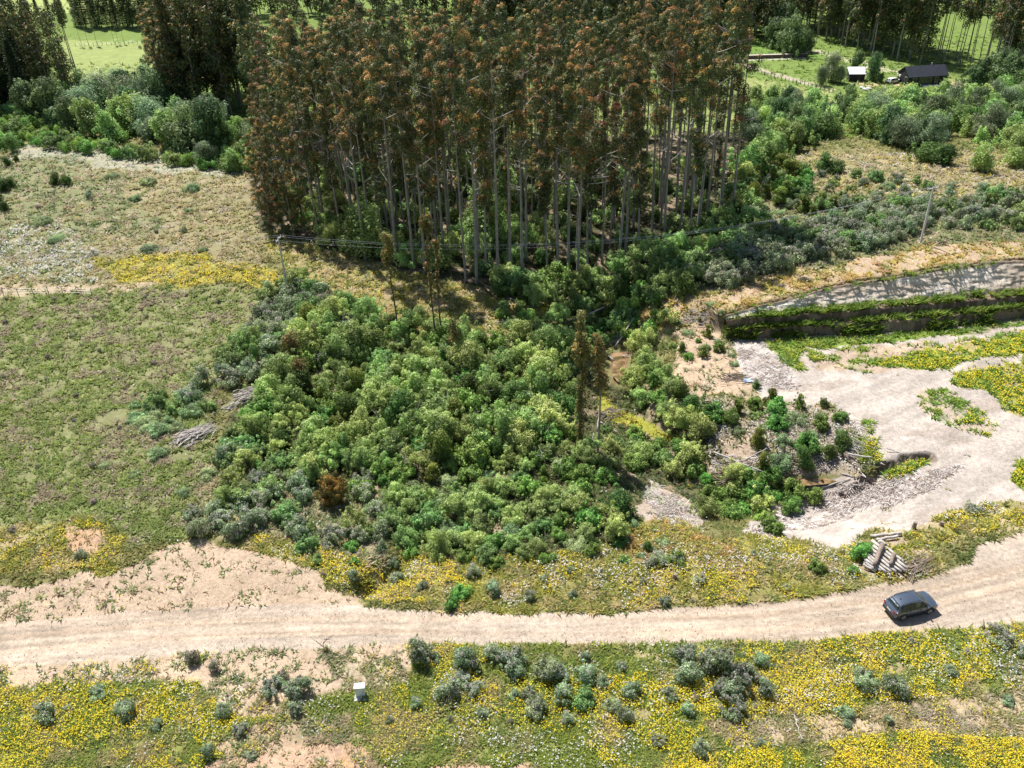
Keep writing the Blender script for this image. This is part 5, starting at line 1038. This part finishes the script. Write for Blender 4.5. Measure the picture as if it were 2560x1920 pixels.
# white cabinet on its slab
p = gp(903, 1745); e = empty('utility_cabinet', p, 'small white service cabinet on a concrete slab in the lower verge', 'cabinet', None, 0.03)
b = MB(); b.box((0.05, -0.05, 0.03), (1.05, 0.95, 0.14)); b.obj('base_slab', M_CONC, e)
b = MB(); b.box((0, 0.1, 0.60), (0.74, 0.42, 1.0)); b.obj('housing', M_WHITE, e)
b = MB(); b.box((0, 0.1, 1.125), (0.86, 0.54, 0.05)); b.obj('lid', M_WHITE, e)
b = MB(); b.box((0.02, -0.125, 0.62), (0.62, 0.02, 0.84)); d = b.obj('door', M_WHITE, e)
b = MB(); b.box((0.26, -0.145, 0.62), (0.03, 0.03, 0.14)); b.obj('handle', M_BLK, d)
b = MB(); b.tube([(0.12, -0.35, 0.05), (0.13, -0.36, 0.36), (0.06, -0.42, 0.42)], [0.03, 0.03, 0.03], 6); b.obj('pipe', M_WHITE, e)
# log crib
def Lg(px, py, z=0.0):
    q = plane([px], [py], 0.0)[0]; h = float(height(q[0], q[1])); q = plane([px], [py], h+z)[0]; return Vector(q)
e = empty('log_crib', (0, 0, 0), 'collapsed crib of weathered parallel logs under two thick cross logs', 'log structure')
o0 = gp(2215, 1400); e.location = o0; rr = random.Random(3)
def logp(parent, a, b, r, mat=M_DEAD, nm='log', segs=7, wob=0.04, taper=0.8, org=None):
    org = org or Vector((0, 0, 0)); pts = []
    for i in range(segs):
        t = i/(segs-1); q = a.lerp(b, t)-org; q += Vector((rr.uniform(-wob, wob), rr.uniform(-wob, wob), rr.uniform(-wob, wob)*0.6)); pts.append(q)
    mb = MB(); mb.tube(pts, [r*(1-(1-taper)*i/(segs-1)) for i in range(segs)], 9); return mb.obj(nm, mat, parent, None, True)
A0 = (2192, 1353); A1 = (2272, 1422)
deck = [((2180, 1351), (2268, 1421), 0.15), ((2202, 1352), (2216, 1364), 0.16), ((2183, 1364), (2262, 1427), 0.14), ((2178, 1372), (2252, 1429), 0.13), ((2171, 1376), (2240, 1430), 0.14), ((2168, 1385), (2228, 1430), 0.13), ((2165, 1391), (2216, 1430), 0.13), ((2162, 1397), (2204, 1428), 0.12), ((2160, 1404), (2192, 1426), 0.12), ((2158, 1411), (2180, 1424), 0.11), ((2212, 1384), (2258, 1424), 0.12), ((2205, 1396), (2244, 1432), 0.11), ((2197, 1352), (2266, 1410), 0.14)]
for i, (a, b_, r_) in enumerate(deck): logp(e, Lg(*a, 0.95-0.055*i), Lg(*b_, 0.75-0.05*i), r_*1.12, org=o0)
logp(e, Lg(2207, 1361, 1.35), Lg(2186, 1412, 0.85), 0.24, M_DEAD2, 'cross_log', org=o0); logp(e, Lg(2236, 1384, 1.25), Lg(2226, 1412, 0.9), 0.2, M_DEAD2, 'cross_log', org=o0)
def log_thing(a, b, r, label, mat=M_DEAD, za=0.1, zb=0.1, nm='fallen_log', group=None, wob=0.05, taper=0.55):
    A = Lg(a[0], a[1], za); B = Lg(b[0], b[1], zb); A.z = float(height(A.x, A.y))+za; B.z = float(height(B.x, B.y))+zb
    o = logp(None, A, B, r, mat, nm, 9, wob, taper); tag(o, label, 'log', group); return o
log_thing((2176, 1340), (2254, 1332), 0.17, 'straight weathered log lying above the crib, upper one', za=0.3, zb=0.3, taper=0.9); log_thing((2190, 1350), (2245, 1340), 0.15, 'straight weathered log lying above the crib, lower one', za=0.3, zb=0.3, taper=0.9)
log_thing((1437, 795), (1525, 766), 0.16, 'longest bleached trunk fallen at the ravine mouth', za=0.6, zb=1.6); log_thing((1430, 796), (1480, 776), 0.12, 'shorter bleached trunk beside the longest one at the ravine mouth', za=0.5, zb=1.0); log_thing((1445, 800), (1488, 788), 0.1, 'lowest bleached trunk at the ravine mouth', za=0.4, zb=0.6)
log_thing((1236, 806), (1372, 800), 0.09, 'thin long grey pole lying across the clearing', M_DEAD, 0.3, 0.3); log_thing((1340, 805), (1410, 815), 0.1, 'grey trunk across the clearing, right of the long pole', za=0.3, zb=0.3)
log_thing((1180, 695), (1318, 768), 0.12, 'long grey trunk lying along the front foot of the wood', M_DEAD2, 0.3, 0.3); log_thing((1020, 655), (1075, 690), 0.1, 'grey trunk at the foot of the thick eucalyptus', M_DEAD2, 0.2, 0.2)
log_thing((1782, 1149), (1906, 1203), 0.1, 'long white stem fallen behind the pond, upper one', za=1.1, zb=0.9); log_thing((1790, 1156), (1895, 1204), 0.08, 'long white stem fallen behind the pond, lower one', za=0.9, zb=0.7)
log_thing((1850, 1175), (1916, 1124), 0.07, 'thin stem crossing the white stems behind the pond', za=1.4, zb=1.0); log_thing((1908, 1190), (1916, 1155), 0.09, 'short upright snag behind the pond', za=0.0, zb=2.0)
log_thing((2108, 1147), (2192, 1196), 0.36, 'thick brown log lying beside the pond', M_DEAD2, 0.35, 0.25, taper=0.75); log_thing((2118, 1140), (2170, 1180), 0.14, 'grey log leaning on the thick brown log', M_DEAD, 0.9, 0.7)
log_thing((2050, 1228), (2120, 1220), 0.09, 'pale pole at the near shore of the pond'); log_thing((2100, 1212), (2130, 1215), 0.08, 'short pale pole at the pond tip'); log_thing((2060, 1190), (2150, 1178), 0.08, 'thin dark pole at the far shore of the pond', M_DEAD2)
log_thing((1538, 872), (1585, 800), 0.13, 'bleached trunk leaning up the slope beside the creek', za=0.3, zb=1.5); log_thing((1535, 905), (1490, 870), 0.12, 'light trunk left of the creek pool', za=0.3, zb=0.7); log_thing((1555, 893), (1572, 890), 0.12, 'short white log at the head of the creek pool', za=0.3, zb=0.3)
log_thing((1500, 1040), (1545, 1068), 0.09, 'pale branch over the mossy wet ground', za=0.5, zb=0.5); log_thing((1510, 1025), (1565, 1025), 0.07, 'crooked pale branch above the mossy ground', za=0.5, zb=0.8, wob=0.2); log_thing((1494, 1060), (1502, 990), 0.10, 'white broken stem beside the bare-stemmed tree', za=0.2, zb=3.0); log_thing((1480, 1115), (1484, 1080), 0.08, 'white stake-like stem between the two ivy trees', za=0.2, zb=1.6)
log_thing((2005, 1855), (1985, 1785), 0.06, 'white branch lying in the lower right meadow', za=0.1, zb=0.2); log_thing((1928, 1820), (1940, 1836), 0.05, 'short white stick in the lower meadow'); log_thing((2025, 1800), (2050, 1825), 0.05, 'thin grey stick right of the white branch'); log_thing((1695, 1803), (1740, 1805), 0.04, 'dead twig by the small sapling in the lower meadow')
log_thing((2250, 680), (2260, 664), 0.12, 'white stone-like stump piece on the bank edge', za=0.1, zb=0.1); log_thing((2330, 640), (2350, 650), 0.08, 'dark stick on the bare rim of the bank', M_BARKD)
log_thing((2135, 1410), (2158, 1432), 0.09, 'bleached forked branch left of the log crib', za=0.2, zb=0.35, wob=0.12); log_thing((2225, 1432), (2228, 1405), 0.05, 'white stick leaning on the crib, left one', za=0.3, zb=0.9); log_thing((2235, 1432), (2233, 1400), 0.05, 'white stick leaning on the crib, right one', za=0.3, zb=0.9)
log_thing((2215, 1120), (2262, 1150), 0.06, 'thin pale branch leaning over the washed-out hollow', za=0.4, zb=0.2); log_thing((1600, 1450), (1625, 1446), 0.05, 'white stick between two stumps in the flowers')
def stump(px, py, r, h, label):
    p = gp(px, py); mb = MB(); mb.tube([(0, 0, -0.2), (0, 0, h*0.5), (0.03, 0, h)], [r*1.25, r, r*0.92], 11); o = mb.obj('tree_stump', M_DEAD2, None, p); tag(o, label, 'stump')
stump(2284, 1322, 0.2, 0.8, 'grey stump post on the rim right of the log crib'); stump(2352, 1316, 0.2, 0.45, 'low stump in the white flowers right of the crib'); stump(1686, 1448, 0.18, 0.6, 'grey stump standing in the flowers above the road'); stump(1574, 1458, 0.22, 0.4, 'low stump in the flowers, left of the white stick'); stump(1634, 1452, 0.18, 0.35, 'low stump in the flowers, right of the white stick')
# heaps of dead branches
def heap(px, py, L_, W_, az, n, label, h=0.7, mat=M_DEAD, seed=0):
    p = gp(px, py); r = random.Random(seed); mb = MB()
    for i in range(n):
        t = r.uniform(-1, 1); s = r.gauss(0, 0.4); a = az+r.gauss(0, 0.35); l_ = r.uniform(0.6, 2.2)*min(1, L_/3); c = Vector((math.cos(az)*t*L_/2-math.sin(az)*s*W_, math.sin(az)*t*L_/2+math.cos(az)*s*W_, 0))
        c.z = float(height(p.x+c.x, p.y+c.y))-p.z+r.uniform(0.02, h)*(1-abs(t)*0.4); d = Vector((math.cos(a), math.sin(a), r.gauss(0, 0.15)))*l_*0.6
        mb.tube([c-d, c+Vector((r.gauss(0, .08), r.gauss(0, .08), r.gauss(0, .05))), c+d], [r.uniform(0.03, 0.065), 0.035, 0.015], 4, False)
    o = mb.obj('branch_heap', mat, None, p); tag(o, label, 'branch heap')
heap(650, 985, 4.6, 1.5, 0.6, 190, 'upper heap of dead bleached branches at the left of the thicket', seed=1); heap(585, 1022, 1.8, 0.9, 0.8, 30, 'small middle heap of dead branches between the two large ones', seed=2); heap(492, 1092, 4.2, 1.4, 0.85, 190, 'lower heap of dead bleached branches in the pasture', seed=3)
heap(692, 1290, 1.6, 0.9, -1.0, 30, 'small tangle of dead twigs above the bare sand', 0.4, seed=4); heap(1990, 1170, 4.0, 1.6, 0.2, 60, 'brown tangle of branches behind the pond', 0.6, M_DEAD2, 5); heap(1850, 1190, 4.5, 1.6, -0.3, 80, 'brown driftwood tangle left of the pond', 0.7, M_DEAD2, 6)
heap(1760, 1075, 3.2, 1.2, -0.9, 70, 'bleached branch tangle under the sandy ramp', 0.5, seed=7); heap(2120, 1120, 3.0, 1.4, -0.7, 60, 'root and branch tangle beside the thick brown log', 0.7, seed=8); heap(2290, 1415, 3.2, 1.5, 0.5, 70, 'loose dead twigs right of the log crib', 0.35, M_DEAD2, 9)
heap(1545, 845, 4.0, 1.2, 1.0, 60, 'bleached branch tangle beside the creek', 0.8, seed=10); heap(1520, 1040, 3.0, 1.6, 0.3, 45, 'brown branch tangle over the mossy ground', 0.5, M_DEAD2, 11); heap(1740, 800, 3.0, 1.4, -0.4, 40, 'dead sticks on top of the sandy ramp', 0.4, seed=12); heap(1840, 950, 3.2, 1.6, 0.1, 50, 'dead branches beside the blue plastic scrap', 0.3, M_DEAD2, 13)
heap(960, 1285, 1.8, 0.8, 0.2, 20, 'few pale sticks at the lower thicket edge', 0.3, seed=14); heap(2350, 610, 1.5, 0.8, 0.2, 16, 'few sticks on the bare rim above the bank', 0.3, M_BARKD, 15); heap(1350, 930, 2.0, 0.8, 0.9, 18, 'pale sticks showing through the thicket centre', 1.0, seed=16)
# blue plastic scrap
p = gp(1868, 958); mb = MB(); r = random.Random(4); gv = [[(i*0.28-0.5+r.uniform(-.05, .05), j*0.25-0.3, 0.06+r.uniform(0, 0.22)) for i in range(5)] for j in range(4)]
mb.add([q for row in gv for q in row], [(j*5+i, j*5+i+1, (j+1)*5+i+1, (j+1)*5+i) for j in range(3) for i in range(4)])
o = mb.obj('plastic_sheet', plain('blue_plastic', (0.10, 0.22, 0.45), (0.6, 0.66, 0.72), 2.5, 0.4), None, p); tag(o, 'crumpled blue and white plastic scrap on the sandy slope', 'plastic scrap')
one('dark', 1890, 972, 0.45, 'small dark bush beside the blue plastic scrap', sz=0.8)
# black house
pc = [gp(a, b) for a, b in ((2243, 208), (2268, 217), (2344, 212))]
az = math.atan2(pc[2].y-pc[1].y, pc[2].x-pc[1].x); az = 0.10; Lh = 10.6; Wd = 5.6; Hw = 2.5; Hr = 4.4
ori = (pc[1]+Vector((math.cos(az)*Lh/2-math.sin(az)*Wd/2, math.sin(az)*Lh/2+math.cos(az)*Wd/2, 0))); ori.z = pc[1].z
e = empty('house', ori, 'long black gabled house beside the dark plantation', 'house', None, az)
b = MB(); x, y = Lh/2, Wd/2
b.add([(-x, -y, -0.2), (x, -y, -0.2), (x, y, -0.2), (-x, y, -0.2), (-x, -y, Hw), (x, -y, Hw), (x, y, Hw), (-x, y, Hw), (-x, 0, Hr-0.12), (x, 0, Hr-0.12)], [(0, 1, 5, 4), (2, 3, 7, 6), (1, 2, 6, 9, 5), (3, 0, 4, 8, 7), (4, 5, 9, 8), (6, 7, 8, 9)])
b.obj('wall', M_BWOOD, e)
b = MB(); ov = 0.35; k_ = (Hr-Hw)/y
for s in (1, -1):
    z1 = Hw-k_*ov; b.add([(-x-.2, s*(y+ov), z1), (x+.2, s*(y+ov), z1), (x+.2, 0, Hr), (-x-.2, 0, Hr), (-x-.2, s*(y+ov), z1+.12), (x+.2, s*(y+ov), z1+.12), (x+.2, 0, Hr+.12), (-x-.2, 0, Hr+.12)], [(0, 1, 2, 3), (4, 5, 6, 7), (0, 1, 5, 4), (1, 2, 6, 5), (3, 0, 4, 7)])
rf = b.obj('roof', M_BLACKM, e)
b = MB()
for i in range(23):
    xx = -x+0.5*i
    for s in (1, -1): b.add([(xx-.03, s*(y+ov), z1+.125), (xx+.03, s*(y+ov), z1+.125), (xx+.03, 0, Hr+.125), (xx-.03, 0, Hr+.125), (xx, s*(y+ov), z1+.17), (xx, 0, Hr+.17)], [(0, 1, 4), (0, 4, 5, 3), (1, 2, 5, 4)])
b.obj('roof_seam', M_BLACKM, rf)
b = MB(); b.tube([(x-3.2, 0.3, Hr-0.3), (x-3.2, 0.3, Hr+0.7)], [0.12, 0.12], 8); b.obj('flue', M_WHITE, rf)
for xx, ww, z0, hh in ((-3.6, 1.2, 0.1, 2.0), (-0.6, 3.4, 0.1, 2.0), (2.4, 1.0, 0.5, 1.6), (4.5, 0.9, 0.9, 1.3)):
    b = MB(); b.box((xx, -y-0.03, z0+hh/2), (ww, 0.08, hh)); wdn = b.obj('window', M_WFR, e)
    b = MB(); b.box((xx, -y-0.08, z0+hh/2), (ww-0.16, 0.04, hh-0.16)); b.obj('pane', M_GLASS, wdn)
b = MB(); b.box((-x-0.04, -1.5, 1.15), (0.08, 1.2, 2.1)); wdn = b.obj('window', M_WFR, e); b = MB(); b.box((-x-0.09, -1.5, 1.15), (0.04, 1.0, 1.9)); b.obj('pane', M_GLASS, wdn)
b = MB(); b.box((-x-0.15, 1.6, 1.9), (0.3, 0.8, 0.5)); b.obj('outdoor_unit', M_WHITE, e)
b = MB(); b.box((0.6, -y-0.9, 0.1), (4.6, 1.5, 0.3)); b.obj('deck', M_WHITE, e)
# shed
p = gp(2143, 205); e = empty('shed', p+Vector((0, 1.6, 0)), 'small black shed with a bright white sloping roof', 'shed', None, -0.12)
b = MB(); b.add([(-2, -1.5, -.1), (2, -1.5, -.1), (2, 1.5, -.1), (-2, 1.5, -.1), (-2, -1.5, 2.0), (2, -1.5, 2.0), (2, 1.5, 3.0), (-2, 1.5, 3.0)], [(0, 1, 5, 4), (1, 2, 6, 5), (2, 3, 7, 6), (3, 0, 4, 7), (4, 5, 6, 7)]); b.obj('wall', M_BWOOD, e)
b = MB(); b.add([(-2.2, -1.75, 1.95), (2.2, -1.75, 1.95), (2.2, 1.7, 3.1), (-2.2, 1.7, 3.1), (-2.2, -1.75, 2.05), (2.2, -1.75, 2.05), (2.2, 1.7, 3.2), (-2.2, 1.7, 3.2)], [(3, 2, 1, 0), (4, 5, 6, 7), (0, 1, 5, 4), (1, 2, 6, 5), (2, 3, 7, 6), (3, 0, 4, 7)]); b.obj('roof', M_WHITE, e)
b = MB(); b.box((0.4, -1.53, 0.9), (0.9, 0.06, 1.8)); b.obj('door', plain('dark_door', (0.04, 0.035, 0.03), None, 2, 0.8), e)
# low timber wall in the right field
A = gp(1868, 148); B = gp(2018, 143); d = B-A; a_ = math.atan2(d.y, d.x); e = empty('timber_retaining_wall', A+Vector((0, 0, 0)), 'long low brown timber edging wall across the green field', 'low wall', None, a_)
L_ = d.length; b = MB(); b.box((L_/2, 0, 0.5), (L_, 0.5, 1.0)); b.obj('boards', M_BARKD, e); b = MB(); b.box((L_/2, 0.2, 1.03), (L_, 1.1, 0.06)); b.obj('sand_cap', plain('pale_sand', (0.6, 0.53, 0.45), (0.5, 0.42, 0.35), 0.5, 0.95), e)
def fence(pts, n, label, h=1.1, nm='wire_fence', rad=0.06, wires=True):
    P = [gp(a, b) for a, b in pts]; segs = [(P[i], P[i+1]) for i in range(len(P)-1)]; tot = sum((b-a).length for a, b in segs); e = empty(nm, P[0], label, 'fence'); Q = []
    for i in range(n):
        s = tot*i/(n-1)
        for a, b in segs:
            l_ = (b-a).length
            if s <= l_+1e-6: q = a.lerp(b, min(1, s/l_)); break
            s -= l_
        q.z = float(height(q.x, q.y)); Q.append(q); t = MB(); t.tube([q-P[0]-Vector((0, 0, .3)), q-P[0]+Vector((random.uniform(-.06, .06), 0, h))], [rad, rad*0.9], 5); t.obj('fence_post', M_BARKD, e)
    if wires:
        t = MB()
        for hh in (0.45, 0.75, 1.0): t.tube([q-P[0]+Vector((0, 0, hh*h/1.1)) for q in Q], [0.012]*len(Q), 3, False)
        t.obj('wire', M_WIRE, e)
fence([(1780, 160), (1870, 178), (1940, 198), (2010, 215), (2082, 232)], 34, 'weathered wire fence slanting down the right field', rad=0.09)
fence([(1870, 141), (1960, 140), (2070, 136)], 24, 'wire fence above the long timber wall', rad=0.07)
fence([(190, 117), (300, 112), (420, 108)], 22, 'thin wire fence across the bright field at the upper left', rad=0.07)
fence([(12, 746), (54, 745), (141, 742), (232, 744)], 7, 'short run of old fence posts in the left pasture', 1.5, rad=0.05)
fence([(1246, 1626), (1460, 1622), (1700, 1620)], 9, 'rusty low stakes along the lower road edge', 0.7, 'stake_fence', 0.025, False)
# grey boulders below the house
for i, (a, b_) in enumerate([(2155, 222), (2163, 226), (2172, 224)]):
    p = gp(a, b_); t = MB(); t.tube([(0, 0, -0.2), (0.05, 0, 0.3), (0.1, 0.05, 0.6)], [0.7, 0.8, 0.35], 7); o = t.obj('boulder', M_CONC, None, p); tag(o, 'grey boulder on the slope below the small shed', 'boulder', 'grey boulders below the small shed')

for k_ in range(26):
    a = random.uniform(760, 1440); b = random.uniform(880, 1200); p = gp(a, b); t = MB(); h_ = random.uniform(2.5, 4.2); dx, dy = random.uniform(-1.2, 1.2), random.uniform(-1.2, 1.2)
    t.tube([(0, 0, -0.2), (dx*0.4, dy*0.4, h_*0.5), (dx, dy, h_)], [0.06, 0.045, 0.02], 5, False)
    for q in range(3): t.tube([(dx*0.6, dy*0.6, h_*0.62+q*0.3), (dx*0.6+random.uniform(-.8, .8), dy*0.6+random.uniform(-.8, .8), h_*0.62+q*0.3+0.5)], [0.03, 0.012], 4, False)
    o = t.obj('dead_shrub', M_DEAD, None, p); tag(o, 'thin bleached dead shrub poking out of the hollow thicket', 'dead shrub', 'dead shrubs in the hollow thicket')
